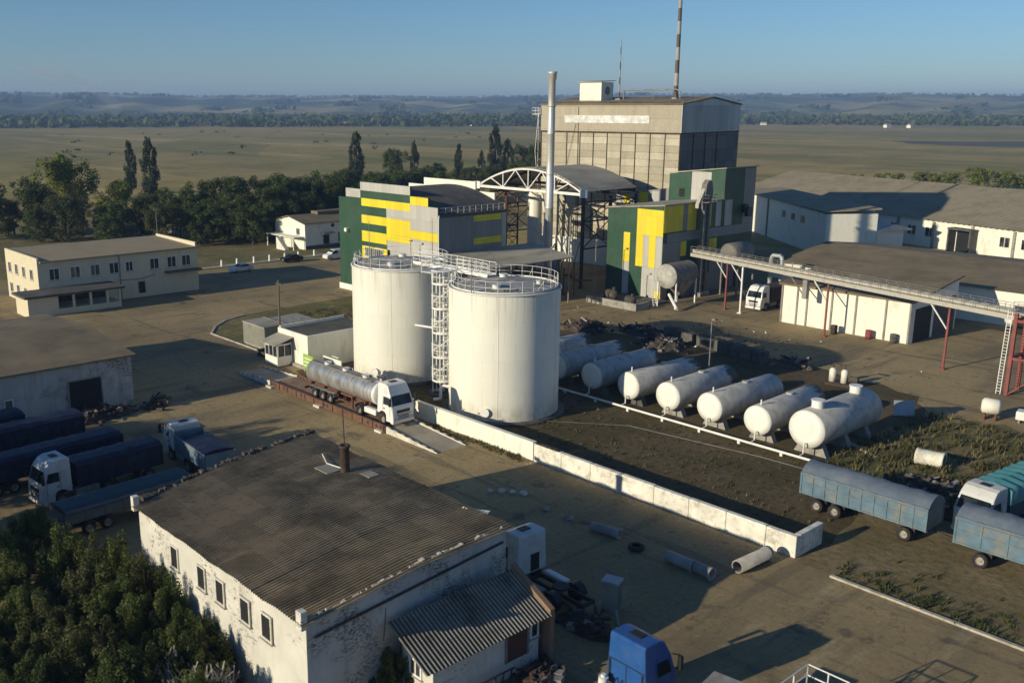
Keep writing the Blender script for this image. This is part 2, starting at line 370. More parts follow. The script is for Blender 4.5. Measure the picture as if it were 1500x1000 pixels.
def glassmat(name, col, curtains=False):
    t = NT(name); c = lin(col)
    b = t.mix(t.ramp(t.noise(.9, (1,1,1), 2), .4, .6), [x*.6 for x in c[:3]], [x*2.2 for x in c[:3]])
    oi = t.n('ShaderNodeObjectInfo')
    if curtains: b = t.mix(t.mul(t.ramp(oi.outputs['Random'], .45, .9), t.ramp(t.noise(1.3, (1,1,.1), 3), .42, .5)), b, (.16,.15,.12))
    return t.done(b, .12, 0, .3)
def inox():
    t = NT('polished_tank_steel')
    n = t.noise(.6, (6,1,1), 5)
    c = t.mix(t.ramp(n, .3, .7), (.55,.53,.49), (.72,.70,.65))
    c = t.mix(t.mul(t.ramp(t.noise(1.2, (1,1,.5), 6), .5, .7), .5), c, (.22,.20,.17))
    return t.done(c, t.ramp(n, .2, .8, .3, .45), .7)
def asbestos(name, col, moss=.6, valley=.75, tint=.12):
    t = NT(name); c = lin(col)
    br = t.n('ShaderNodeTexBrick'); br.offset = .5; br.inputs['Scale'].default_value = 1; br.inputs['Brick Width'].default_value = 1.05; br.inputs['Row Height'].default_value = 1.65
    br.inputs['Mortar Size'].default_value = .018; br.inputs['Color1'].default_value = lin([x*(1-tint) for x in c[:3]]); br.inputs['Color2'].default_value = lin([x*(1+tint) for x in c[:3]]); br.inputs['Mortar'].default_value = lin([x*.7 for x in c[:3]])
    t.l(t.coord(), br.inputs['Vector'])
    b = t.mix(t.mul(t.ramp(t.noise(.22, (1,1,1), 6, rough=.65), .42, .66), moss), br.outputs['Color'], (.055,.045,.032))
    b = t.mix(t.mul(t.ramp(t.noise(.5, (1,.4,1), 6, rough=.7), .55, .7), moss*.7), b, (.21,.125,.06))
    b = t.mix(t.mul(t.ramp(t.noise(9, (1,.25,1), 5, rough=.7), .55, .75), .5), b, (.04,.035,.028))
    b = t.mix(t.mul(t.ramp(t.noise(1.4, (1,.5,1), 5, rough=.7), .6, .72), .5), b, (.30,.28,.22))
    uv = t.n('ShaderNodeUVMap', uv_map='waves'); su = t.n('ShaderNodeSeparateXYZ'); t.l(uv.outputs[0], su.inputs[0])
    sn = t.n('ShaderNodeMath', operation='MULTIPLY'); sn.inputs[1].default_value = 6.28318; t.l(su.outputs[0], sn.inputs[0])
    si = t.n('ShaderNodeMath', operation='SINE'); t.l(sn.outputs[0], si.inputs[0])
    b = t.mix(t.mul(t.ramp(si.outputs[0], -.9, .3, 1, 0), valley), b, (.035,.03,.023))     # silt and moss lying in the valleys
    return t.done(b, .95, 0, .2)
def leaf(name, a, b):
    t = NT(name)
    g = t.n('ShaderNodeNewGeometry')
    c = t.mix(g.outputs['Random Per Island'], a, b)
    c = t.mix(t.ramp(t.noise(.45, (1,1,1), 2), .35, .7), c, [x*.8 for x in a])
    t.b.inputs['Subsurface Weight'].default_value = 0
    m = t.done(c, .7, 0, .25)
    tr = t.n('ShaderNodeBsdfTranslucent'); t.l(c, tr.inputs[0]); ad = t.n('ShaderNodeMixShader'); ad.inputs[0].default_value = .3
    t.l(t.b.outputs[0], ad.inputs[1]); t.l(tr.outputs[0], ad.inputs[2]); t.l(ad.outputs[0], t.out.inputs[0])
    return m
def yard():
    t = NT('dusty_asphalt_yard')
    big = t.noise(.035, (1,1,1), 7, True, .6); mid = t.noise(.16, (1,.35,1), 7, True, .65); fine = t.noise(2.6, (1,1,1), 6, True, .7)
    c = t.mix(t.ramp(big, .35, .65), (.28,.205,.10), (.43,.32,.155))
    c = t.mix(t.mul(t.ramp(mid, .45, .68), .6), c, (.13,.108,.072))
    c = t.mix(t.mul(t.ramp(t.noise(.5, (1,.16,1), 6, True, .7), .56, .72), .55), c, (.48,.40,.25))
    c = t.mix(t.ramp(fine, .35, .75, 0, .4), c, (.10,.078,.05))
    cr = t.n('ShaderNodeTexVoronoi', feature='DISTANCE_TO_EDGE'); cr.inputs['Scale'].default_value = .16
    wp = t.n('ShaderNodeVectorMath', operation='ADD'); ns = t.n('ShaderNodeTexNoise'); ns.inputs['Scale'].default_value = .5; t.l(t.coord((1,1,1), True), ns.inputs['Vector'])
    sc = t.n('ShaderNodeVectorMath', operation='SCALE'); sc.inputs['Scale'].default_value = 3.; t.l(ns.outputs['Color'], sc.inputs[0])
    t.l(t.coord((1,1,1), True), wp.inputs[0]); t.l(sc.outputs[0], wp.inputs[1]); t.l(wp.outputs[0], cr.inputs['Vector'])
    c = t.mix(t.ramp(cr.outputs['Distance'], .0, .008, .3, 0), c, (.06,.05,.036))
    c = t.mix(t.mul(t.ramp(t.noise(.3, (1,1,1), 4, True), .63, .7), .55), c, (.05,.045,.038))
    c = t.mix(t.mul(t.ramp(t.noise(.55, (.07,1,1), 6, True, .68), .55, .63), .5), c, (.12,.098,.066))          # wheel tracks along the yard
    c = t.mix(t.mul(t.ramp(t.noise(.42, (1,.06,1), 6, True, .68, .35), .57, .66), .45), c, (.11,.09,.062))
    c = t.mix(t.mul(t.ramp(t.noise(.22, (1,1,1), 9, True, .78), .585, .61), .55), c, (.085,.072,.052))            # oil stains and patched asphalt
    c = t.mix(t.mul(t.ramp(t.noise(1.1, (1,1,1), 8, True, .8), .6, .66), .45), c, (.50,.42,.28))                 # grit
    t.bump(fine, .45, .04)
    return t.done(c, .92, 0, .25)
def soil(k=1.):
    t = NT('dry_soil_and_weeds')
    a = t.noise(.12, (1,1,1), 7, True, .65); f = t.noise(1.8, (1,1,1), 7, True, .75)
    c = t.mix(t.ramp(a, .35, .65), (.30,.22,.12), (.19,.15,.065))
    c = t.mix(t.mul(t.ramp(t.noise(.35, (1,1,1), 6, True, .7), .5, .68), .75), c, (.24,.185,.105))
    c = t.mix(t.ramp(f, .4, .7, 0, .6), c, (.06,.052,.025))
    c = t.mix(1., c, (k,k,k), 'MULTIPLY')
    t.bump(f, .7, .12)
    return t.done(c, .95, 0, .15)
def grassy():
    t = NT('dry_grass')
    a = t.noise(.1, (1,1,1), 7, True, .65); f = t.noise(2.2, (1,1,1), 7, True, .8)
    c = t.mix(t.ramp(a, .35, .62), (.27,.205,.10), (.16,.15,.055))
    c = t.mix(t.mul(t.ramp(t.noise(.3, (1,1,1), 6, True, .7), .52, .66), .8), c, (.34,.265,.14))
    c = t.mix(t.ramp(f, .4, .72, 0, .65), c, (.045,.05,.018))
    t.bump(f, .9, .15)
    return t.done(c, .95, 0, .15)
def field():
    t = NT('steppe_fields')
    rot = R(41)
    big = t.noise(.0024, (1,3.,1), 5, True, .55, rot); st = t.noise(.006, (1,5.,1), 6, True, .6, rot); f = t.noise(.05, (1,1,1), 6, True, .7)
    c = t.mix(t.ramp(big, .38, .62), (.36,.285,.095), (.46,.335,.125))
    c = t.mix(t.mul(t.ramp(st, .48, .66), .8), c, (.235,.22,.062))
    c = t.mix(t.mul(t.ramp(t.noise(.004, (1,6.,1), 4, True, .5, rot), .56, .66), .7), c, (.56,.42,.2))
    vo = t.n('ShaderNodeTexVoronoi'); vo.inputs['Scale'].default_value = .0034; t.l(t.coord((1,2.6,1), True, rot), vo.inputs['Vector'])
    sv = t.n('ShaderNodeSeparateColor'); t.l(vo.outputs['Color'], sv.inputs[0])
    c = t.mix(t.mul(t.ramp(sv.outputs[0], .55, .6), .35), c, (.42,.31,.14)); c = t.mix(t.mul(t.ramp(sv.outputs[1], .6, .65), .4), c, (.17,.18,.065))
    c = t.mix(t.mul(t.ramp(t.noise(.02, (1,.9,1), 8, True, .75), .5, .6), .35), c, (.15,.15,.06))
    c = t.mix(t.ramp(f, .4, .8, 0, .5), c, (.06,.07,.028))
    c = t.mix(t.ramp(t.noise(.6, (1,1,1), 5, True, .7), .4, .8, 0, .4), c, (.07,.07,.03))
    return t.done(c, .95, 0, .1)
def hillmat():
    t = NT('wooded_hills')
    a = t.noise(.0011, (1,1,2.), 7, True, .6); b = t.noise(.004, (1,1,6.), 6, True, .6)
    c = t.mix(t.ramp(a, .48, .6), (.075,.105,.04), (.36,.30,.12))
    c = t.mix(t.mul(t.ramp(b, .5, .6), .8), c, (.06,.08,.035))
    c = t.mix(t.mul(t.ramp(t.noise(.0016, (1,1,8.), 3, True), .6, .64), .7), c, (.55,.43,.2))
    return t.done(c, .95, 0, .1)
mk()

# ------------------------------------------------------------------ the setting
def poly(name, pts, z, m):
    b = MB(); b.add([(x, y, z) for x, y in pts], [list(range(len(pts)))]); return struct(name, b, m)
def wobble(pts, step=2., amp=.35, seed=1):
    r = random.Random(seed); out = []
    for (x0, y0), (x1, y1) in zip(pts, pts[1:]+pts[:1]):
        L = math.hypot(x1-x0, y1-y0); n = max(1, int(L/step))
        for i in range(n):
            t = i/n; out.append((x0+(x1-x0)*t + (r.uniform(-amp, amp) if i else 0), y0+(y1-y0)*t + (r.uniform(-amp, amp) if i else 0)))
    return out
def hillz(r, az):
    s = min(1, max(0, (r-2000)/2900)); s = s*s*(3-2*s)
    top = 76 + 6*math.sin(az*9+1) + 3*math.sin(az*23) + 2*math.sin(az*51)
    gul = 7*math.sin(az*60+r*.0021)*math.sin(az*37+2) + 4*math.sin(az*113+r*.004)
    return s*top + gul*math.sin(math.pi*min(1, s))
b = MB(); b.add([(-2300,-2300,0),(2300,-2300,0),(2300,2300,0),(-2300,2300,0)], [(0,1,2,3)]); struct('ground', b, M['field'])
b = MB(); rs = [1900,2050,2250,2450,2650,2850,3050,3250,3450,3650,3850,4050,4300,4550,4800,5050,5400,6000,7000]
azs = [R(a) for a in list(range(-180, 90, 6)) + [90+.5*i for i in range(190)]]
vs = [(r*math.cos(a), r*math.sin(a), -3 if r == 1900 else hillz(r, a)) for a in azs for r in rs]; k = len(rs)
fs = [(i*k+j, i*k+j+1, ((i+1) % len(azs))*k+j+1, ((i+1) % len(azs))*k+j) for i in range(len(azs)) for j in range(k-1)]
b.add(vs, fs, 0, True); struct('hills', b, M['hill'])
poly('yard_pavement', wobble([(-165,20),(-165,40),(-154,72),(-153.5,108),(-134,140),(-120,160),(-60,215),(20,215),(20,95),(20,20),(0,-60),(-120,-60)], 4, .5), .006, M['yard'])
poly('soil_strip', wobble([(-27.6,53.7),(8,53.7),(8,66),(-10,70),(-27,74),(-34,80),(-36,72)], 1.5, .4, 3), .012, M['soil'])
poly('tank_yard_soil', wobble([(-88,54.4),(-28.2,54.4),(-28,58),(-33,84),(-39,96),(-52,99),(-70,98),(-82,92),(-90,80),(-90,66)], 2, .6, 4), .014, M['soil_dark'])
poly('weedy_verge', wobble([(-36,73),(-28,68),(-22,72),(-24,90),(-30,93),(-36,86),(-38,78)], 1.5, .6, 5), .018, M['grass'])
poly('grass_island', wobble([(-110.5,56.4),(-115.5,60.8),(-117.8,65),(-119.3,84),(-119.5,86),(-102,86),(-93,80),(-89,66),(-90,57)], 1.8, .35, 6), .018, M['grass'])
poly('park_lawn', wobble([(-158.8,70),(-159,112),(-150,135),(-175,190),(-235,200),(-250,110),(-240,60),(-170,44)], 4, .8, 7), .012, M['grass'])
poly('office_footpath', [(-156.6,76),(-156.6,108),(-158.7,108),(-158.7,76)], .02, M['pave'])
0 and poly('left_yard_dirt', wobble([(-88,20),(-88,44),(-70,44),(-63,34),(-61,14),(-88,8)], 2, .5, 8), .012, M['soil'])

# kerbs
def kerb(pts, label, m='kerb', w=.25, h=.14, name='kerb'):
    b = MB()
    for p, q in zip(pts, pts[1:]): b.bar((p[0], p[1], h/2), (q[0], q[1], h/2), w, h)
    return tag(obj(name, b, M[m]), label, 'kerb')
kerb([(-95.5,55.9),(-110.2,55.9),(-113.5,58.2),(-116,61),(-117.3,64.5)], 'pale kerb curving round the dry grass island by the grey container')
kerb([(-25.7,53.4),(-15.4,53.3),(6,53.2)], 'low concrete kerb along the dirt strip below the blue trailers')
kerb([(-156.3,74),(-156.2,108)], 'pale kerb with white posts along the road behind the office', w=.4, h=.16)

# bollards
t0 = None
for i, y in enumerate((82.8, 85.9, 89.4, 92.7, 96.0, 99.0, 102.6)):
    o = ['first', 'second', 'third', 'fourth', 'fifth', 'sixth', 'seventh'][i]
    if not t0:
        b = MB(); b.lathe([(0,0),(.24,0),(.22,.1),(.2,1.0),(.17,1.15),(0,1.2)], n=10)
        t0 = solo('bollard', b, M['white_wall'], '', 'bollard', (-157.6, y), group='white bollards along the back road'); bo = t0
    else: bo = dup(t0, (-157.6, y))
    bo['label'] = o + ' from the left of the white bollards beside the back road'

# ------------------------------------------------------------------ small architecture helpers
def win(parent, face, p, u0, u1, z0, z1, nm=1, fm='white_steel', gm='glass', bars=0):
    def bx(b, a0, a1, d0, d1, c0, c1):
        if face == '-y': b.box(a0, a1, p-d1, p-d0, c0, c1)
        else: b.box(p+d0, p+d1, a0, a1, c0, c1)
    f = MB(); t = .09
    bx(f, u0, u0+t, .0, .07, z0, z1); bx(f, u1-t, u1, .0, .07, z0, z1)
    bx(f, u0+t, u1-t, .0, .065, z0, z0+t); bx(f, u0+t, u1-t, .0, .065, z1-t, z1)
    for i in range(1, nm+1):
        c = u0+(u1-u0)*i/(nm+1); bx(f, c-.035, c+.035, .0, .06, z0+t, z1-t)
    w = obj('window', f, M[fm], parent, True)
    g = MB(); bx(g, u0+t, u1-t, .005, .025, z0+t, z1-t); obj('pane', g, M[gm], w, True)
    s = MB(); bx(s, u0-.08, u1+.08, .0, .12, z0-.07, z0-.005); obj('sill', s, M['concrete'], w, True)
    return w
def door(parent, face, p, u0, u1, z0, z1, m='dark', fm='steel'):
    def bx(b, a0, a1, d0, d1, c0, c1):
        if face == '-y': b.box(a0, a1, p-d1, p-d0, c0, c1)
        else: b.box(p+d0, p+d1, a0, a1, c0, c1)
    d = MB(); bx(d, u0, u1, .004, .03, z0, z1); o = obj('door', d, M[m], parent, True)
    f = MB(); bx(f, u0-.12, u0, .0, .08, z0, z1+.12); bx(f, u1, u1+.12, .0, .08, z0, z1+.12); bx(f, u0, u1, .0, .08, z1, z1+.12)
    obj('door_frame', f, M[fm], o, True)
    return o
def rail_line(b, pts, h=1.1, gap=1.2, r=.028, mids=(.55,), kick=False, mi=0):
    for p, q in zip(pts, pts[1:]):
        p = Vector(p); q = Vector(q); L = (q-p).length; n = max(1, round(L/gap))
        for i in range(n+1):
            c = p.lerp(q, i/n); b.cyl(c, c+Vector((0,0,h)), r, n=5, mi=mi)
        for z in list(mids)+[1.]:
            b.cyl(p+Vector((0,0,h*z)), q+Vector((0,0,h*z)), r, n=5, mi=mi)

# ------------------------------------------------------------------ the two storage tanks
def storage_tank(loc, label, rods, extras):
    t = thing('storage_tank', label, 'storage tank', loc, group='tall white storage tanks')
    Rr, Hh = 5.215, 11.92
    b = MB(); n = 96
    b.cyl((0,0,.25), (0,0,Hh), Rr, n=n, caps=False)
    for z in (1.9, 3.7, 5.5, 7.3, 9.1, 10.6): b.lathe([(Rr-.01,z-.02),(Rr+.008,z-.012),(Rr+.008,z+.012),(Rr-.01,z+.02)], n=n)
    for a in (-50, -155, 20, 100): b.bar((Rr*math.cos(R(a)), Rr*math.sin(R(a)), .3), (Rr*math.cos(R(a)), Rr*math.sin(R(a)), Hh-.2), .05, .03)
    obj('shell', b, M['tank'], t)
    b = MB(); b.lathe([(Rr-.02,Hh-.12),(Rr+.09,Hh-.12),(Rr+.09,Hh),(Rr-.02,Hh+.012)], n=n); obj('top_rim', b, M['white_steel'], t)
    b = MB(); b.lathe([(Rr-.02,Hh-.02),(3.6,Hh+.18),(1.6,Hh+.42),(0,Hh+.5)], n=72)
    for q in range(24):
        a = 2*math.pi*q/24; b.bar((.6*math.cos(a), .6*math.sin(a), Hh+.485), (5.0*math.cos(a), 5.0*math.sin(a), Hh+.035), .07, .03)
    for q in (2.0, 3.4, 4.6): b.ringtube((0,0,Hh+.5-q*.093), q, .03, 64, 5)
    obj('roof', b, M['tankroof'], t)
    b = MB(); b.lathe([(0,0),(Rr+.65,0),(Rr+.55,.24),(Rr-.1,.25)], n=64); obj('foundation_ring', b, M['concrete_dark'], t)
    b = MB(); rr = Rr-.28
    for z in (.55, 1.12): b.ringtube((0,0,Hh+z), rr, .022, 72, 5)
    b.lathe([(rr-.01,Hh+.02),(rr+.012,Hh+.02),(rr+.012,Hh+.16),(rr-.01,Hh+.16)], n=72)
    for q in range(28):
        a = 2*math.pi*q/28; c, s_ = rr*math.cos(a), rr*math.sin(a); b.cyl((c,s_,Hh), (c,s_,Hh+1.12), .022, n=6)
        if q % 4 == 0: b.cyl((c,s_,Hh+.9), (c*.86,s_*.86,Hh+.1), .022, n=5)
    obj('railing', b, M['white_steel'], t)
    for (x, y, h) in rods:
        b = MB(); b.cyl((x,y,Hh-.1), (x,y,Hh+h*.5), .045, n=6); b.cyl((x,y,Hh+h*.5), (x,y,Hh+h), .025, n=6); obj('lightning_rod', b, M['steel'], t)
    for (x, y, r) in ((1.6,-2.6,.38), (-1.8,1.6,.38), (2.6,1.9,.25)):
        z = Hh+.5-math.hypot(x,y)*.093; b = MB(); b.cyl((x,y,z-.05), (x,y,z+.32), r, n=16); b.cyl((x,y,z+.32), (x,y,z+.38), r+.07, n=16); obj('roof_hatch', b, M['white_steel'], t)
    b = MB(); pts = [(2.9+.5*math.sin(q*.7), -3.+q*.4, Hh+.22) for q in range(12)]; b.tube(pts, .035); obj('roof_hose', b, M['black_plastic'], t)
    for (a, z, r) in extras:
        ca, sa = math.cos(R(a)), math.sin(R(a)); b = MB()
        b.cyl((ca*(Rr-.05),sa*(Rr-.05),z), (ca*(Rr+.22),sa*(Rr+.22),z), r, n=18); b.cyl((ca*(Rr+.22),sa*(Rr+.22),z), (ca*(Rr+.28),sa*(Rr+.28),z), r+.07, n=18)
        obj('manhole', b, M['white_steel'], t)
    return t
rt = storage_tank((-63.6,62.2), 'nearer tall white cylindrical tank with ringed railing, beside the long wall', [(1.0,-5.1,3.4)], [(-62,1.1,.36)])
b = MB(); ca, sa = math.cos(R(-79)), math.sin(R(-79)); tx, ty = -sa, ca
b.bar((5.3*ca-tx*.9, 5.3*sa-ty*.9, .95), (5.3*ca+tx*.9, 5.3*sa+ty*.9, .95), .1, .1); obj('marker_bar', b, M['white_steel'], rt)
b = MB(); a = R(-146); c, s_ = math.cos(a), math.sin(a)
b.tube([(4.9*c,4.9*s_,1.7),(5.9*c,5.9*s_,1.7),(6.2*c,6.2*s_,1.5),(6.2*c,6.2*s_,.4),(6.9*c,6.9*s_,.25)], .16, 10); obj('inlet_pipe', b, M['white_steel'], rt)
lt = storage_tank((-80.,62.9), 'farther tall white cylindrical tank behind the tanker lorry', [(1.2,-5.0,4.9),(3.7,1.2,5.0)], [(-70,1.3,.36)])
b = MB(); a = R(-63); c, s_ = math.cos(a), math.sin(a); ps = [(5.4*c-s_*q*.16, 5.4*s_+c*q*.16, .9+.25*math.sin(q*2.2)) for q in range(-5, 6)]
b.tube(ps, .07, 6); b.cyl((5.2*c,5.2*s_,.9), (5.75*c,5.75*s_,.9), .2, n=12); obj('valve_manifold', b, M['white_steel'], lt)
b = MB(); a = R(-28); c, s_ = math.cos(a), math.sin(a)
b.tube([(5.0,-2.2,6.4),(7.1,-1.3,6.3),(7.1,-1.3,8.4)], .12, 8); obj('side_pipe', b, M['white_steel'], lt)

# stair tower between the tanks
t = thing('stair_tower', 'slim round white stair tower with ringed landings between the tall tanks', 'stair tower', (-71.0,61.1))
b = MB(); rr = 1.12
for a in range(0, 360, 60): b.cyl((rr*math.cos(R(a)),rr*math.sin(R(a)),0), (rr*math.cos(R(a)),rr*math.sin(R(a)),12.3), .06, n=6)
b.cyl((0,0,0), (0,0,12.3), .09, n=8); obj('frame', b, M['white_steel'], t)
lev = [1.35, 3.8, 6.25, 8.7, 11.15]
for z in lev:
    b = MB(); b.lathe([(rr+.02,z),(rr+.07,z),(rr+.07,z+.2),(rr+.02,z+.2)], n=28); b.lathe([(0,z+.02),(rr+.02,z+.02),(rr+.02,z+.06),(0,z+.06)], n=28)
    l_ = obj('landing', b, M['white_steel'], t)
    b = MB(); b.ringtube((0,0,z+1.38), rr+.06, .05, 28, 6); b.ringtube((0,0,z+.8), rr+.06, .03, 28, 6)
    for q in range(12): a = R(q*30+15); b.cyl(((rr+.06)*math.cos(a),(rr+.06)*math.sin(a),z+.28), ((rr+.06)*math.cos(a),(rr+.06)*math.sin(a),z+1.38), .03, n=5)
    obj('guard_rail', b, M['white_steel'], l_)
b = MB()
for i, (z0, z1) in enumerate(zip([0]+lev, lev)):
    n = 11
    for k in range(n):
        a = R(-150 + 200*k/n); z = z0+(z1-z0)*(k+1)/n
        b.bar((.1*math.cos(a),.1*math.sin(a),z), (rr*math.cos(a),rr*math.sin(a),z), .2, .03)
    ps = [(rr*.97*math.cos(R(-150+200*k/n)), rr*.97*math.sin(R(-150+200*k/n)), z0+(z1-z0)*(k+1)/n+.05) for k in range(n+1)]; b.tube(ps, .05, 5)
obj('steps', b, M['white_steel'], t)
b = MB(); b.lathe([(0,0),(1.6,0),(1.55,.2),(0,.2)], n=24); obj('base_slab', b, M['concrete_dark'], t)

t = thing('tank_footbridge', 'white railed footbridge joining the tops of the two tall tanks', 'footbridge', (-72,63.2))
b = MB(); b.box(-5.6,5.6,-.55,.55,12.3,12.36); b.box(-5.6,5.6,-.6,-.55,12.15,12.5); b.box(-5.6,5.6,.55,.6,12.15,12.5)
b.box(-.6,1.2,-3.6,-.6,12.3,12.36); b.box(-.65,-.6,-3.6,-.6,12.15,12.5); obj('deck', b, M['white_steel'], t)
b = MB()
for y in (-.57, .57): rail_line(b, [(-5.6,y,12.36),(5.6,y,12.36)] if y > 0 else [(1.2,y,12.36),(5.6,y,12.36)], 1.15, .95, .035, (.35,.68))
rail_line(b, [(-5.6,-.57,12.36),(-.6,-.57,12.36),(-.6,-3.6,12.36)], 1.15, .95, .035, (.35,.68)); obj('railing', b, M['white_steel'], t)

# ------------------------------------------------------------------ long wall
t = thing('retaining_wall', 'long low white concrete wall running past the tall tanks', 'wall', (-58,54.2))
b = MB(); b.box(-18,6.3,-.16,.16,0,1.55); obj('smooth_panel', b, M['white_wall'], t, bevel=.03)
b = MB(); b.box(-18.05,6.36,-.21,.21,1.552,1.6); obj('coping', b, M['white_wall'], t)
b = MB(); x = 6.42
while x < 29.3:
    x1 = min(x+3.0, 29.6); b.box(x, x1-.03, -.2, .2, 0, 1.5+.02*math.sin(x*5)); x = x1
obj('block_panel', b, M['whitewash_blocks'], t, bevel=.04)
b = MB(); b.box(29.2,29.6,.205,3.1,0,1.5); obj('end_return', b, M['whitewash_blocks'], t, bevel=.03)
b = MB(); 
for q in range(10): b.box(6.6+q*.25+rnd.uniform(0,.1), 6.6+q*.25+.2, -.22, .1, 1.52, 1.56+rnd.uniform(.02,.12))
obj('rubble_cap', b, M['scrap'], t)

# ------------------------------------------------------------------ horizontal tanks on cradles
hx = [(-37.7,1.62,9.9,'nearest and largest white horizontal tank with two hatch boxes on top'),
      (-42.2,1.32,9.6,'second white horizontal tank, stained grey, beside the largest one'),
      (-47.0,1.35,9.8,'third horizontal tank from the trailers, clean bright front disc'),
      (-51.5,1.35,9.6,'fourth horizontal tank, mottled flaking paint along its top'),
      (-56.1,1.35,9.6,'fifth horizontal tank, front disc half in shadow, black tar at its far end'),
      (-60.7,1.35,9.6,'shaded horizontal tank with tar-blackened far end, sixth in the row'),
      (-65.4,1.35,9.6,'seventh horizontal tank, half hidden behind the nearer tall tank'),
      (-70.0,1.35,9.6,'last horizontal tank, black tar runs, behind the nearer tall tank')]
for i, (x, r, L, lab) in enumerate(hx):
    t = thing('horizontal_tank', lab, 'horizontal tank', (x,71.6), (0,1.6,-1.2,.9,-1.8,1.1,-.6,1.5)[i], group='row of white horizontal tanks')
    zc = r + (.75 if i == 0 else .68)
    b = MB(); b.lathe([(0,-.06),(r*.6,-.05),(r*.97,0),(r,.06),(r,L-.06),(r*.97,L),(r*.6,L+.06),(0,L+.07)], (0,0,zc), 48, 'y'); 
    for y in (2.4, 4.8, 7.2): b.lathe([(r-.01,y-.02),(r+.008,y),(r-.01,y+.02)], (0,0,zc), 48, 'y')
    obj('shell', b, M['htank_tar'] if i in (1,3,4,5,6,7) else M['htank'], t)
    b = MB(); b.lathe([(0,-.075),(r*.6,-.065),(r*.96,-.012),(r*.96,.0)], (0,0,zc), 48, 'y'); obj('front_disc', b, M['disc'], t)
    for y in (1.2, L*.5, L-1.4):
        b = MB(); zz = zc-.0; arc = [(-r*.95*math.cos(q), zz-r*math.sin(q)*1.0) for q in [R(20+14*k) for k in range(11)]]
        w = r*.9; pts = [(-w,0),(w,0)] + [(p[0]*-1 if 0 else p[0], p[1]) for p in [( (r+.01)*math.cos(R(-55-7*k*1.0)), zz+(r+.01)*math.sin(R(-55-7*k))) for k in range(11)]]
        b.prism(pts, 'y', y-.3, y+.3); obj('cradle', b, M['concrete_dark'] if i in (4,5,6,7) else M['concrete'], t)
    if i == 0:
        for y in (1.5, L-2.0):
            b = MB(); b.cyl((0,y,zc+r-.15), (0,y,zc+r+.55), .5, n=18); b.cyl((0,y,zc+r+.55), (0,y,zc+r+.62), .57, n=18); obj('hatch_box', b, M['white_steel'], t)
    else:
        b = MB(); b.cyl((0,.45,zc+r-.05), (0,.45,zc+r+.45), .07, n=8); obj('vent', b, M['white_steel'], t)
        b = MB(); b.cyl((0,L*.55,zc+r-.1), (0,L*.55,zc+r+.12), .32, n=14); obj('manhole', b, M['htank'], t)
    b = MB(); b.tube([(.15,-.03,zc-r*.7),(.15,-.5,zc-r*.7),(.15,-.5,.4),(.15,-1.1,.35)], .06, 8); obj('outlet_pipe', b, M['white_steel'], t)
b = MB(); b.cyl((-72,70.3,.35), (-35.2,70.3,.35), .11, n=10)
for x in range(-71, -35, 4): b.box(x-.12, x+.12, 70.2, 70.4, 0, .27)
tag(obj('ground_pipe', b, M['white_steel']), 'long white pipe on short feet along the fronts of the horizontal tanks', 'pipe')
b = MB(); b.tube([(-60,58.2,.5),(-58,62,.12),(-52,66.8,.1),(-40,68.6,.1),(-31,69,.1)], .025, 6)
tag(obj('thin_pipe', b, M['steel']), 'thin grey pipe lying on the ground before the horizontal tanks', 'pipe')

# ------------------------------------------------------------------ weighbridge
t = thing('weighbridge', 'rust-brown steel weighbridge platform with striped ramps under the tanker lorry', 'weighbridge', (-75.2,50.8))
b = MB(); b.box(-9.2,10.2,-1.55,1.55,.36,.45); obj('deck', b, plain('worn_deck', (.27,.17,.11), .85, var=.25, dirt=(.12,.08,.055), damt=.6, dsc=.8), t)
for y in (-1.72, 1.62):
    b = MB(); b.box(-9.2,10.2,y-.06,y+.16,.12,.72)
    for q in range(13): b.box(-9+q*1.58,-8.86+q*1.58,y-.14,y-.06,.14,.7)
    for q in (-8.7,-8.2,-6.6,-3.4,.6,1.1,7.6,8.9,9.5): b.box(q,q+.28,y-.075,y-.055,.3,.6,1)
    obj('side_girder', b, [M['rust_brown'], M['chassis']], t)
for x in (-9, -.2, 9.6):
    b = MB(); b.box(x-.5,x+.5,-2.1,-1.6,0,.2); b.box(x-.5,x+.5,1.6,2.1,0,.2); obj('footing', b, M['kerb_white'], t)
for s0, x0, x1 in ((1,10.25,17.2), (-1,-9.25,-16.4)):
    b = MB(); b.prism([(x0,0),(x1,0),(x0,.44)] if s0 > 0 else [(x1,0),(x0,0),(x0,.44)], 'y', -1.5, 1.5); rp = obj('ramp', b, M['pave'], t)
    for y in (-1.62, 1.52):
        b = MB(); n = 14
        for q in range(n):
            xa = x0+(x1-x0)*q/n; xb = x0+(x1-x0)*(q+1)/n; za = .52*(1-q/n)+.1; zb = .52*(1-(q+1)/n)+.1
            b.add([(xa,y-.02,0),(xb,y-.02,0),(xb,y+.14,0),(xa,y+.14,0),(xa,y-.02,za),(xb,y-.02,zb),(xb,y+.14,zb),(xa,y+.14,za)],
                  [(0,3,2,1),(4,5,6,7),(0,1,5,4),(1,2,6,5),(2,3,7,6),(3,0,4,7)], 0)
            b.add([(xa,y-.03,za+.004),(xb,y-.03,zb+.004),(xb,y+.15,zb+.004),(xa,y+.15,za+.004)], [(0,1,2,3)], 1 if q % 2 else 0)
        obj('striped_kerb', b, [M['kerb_white'], M['kerb_black']], t)

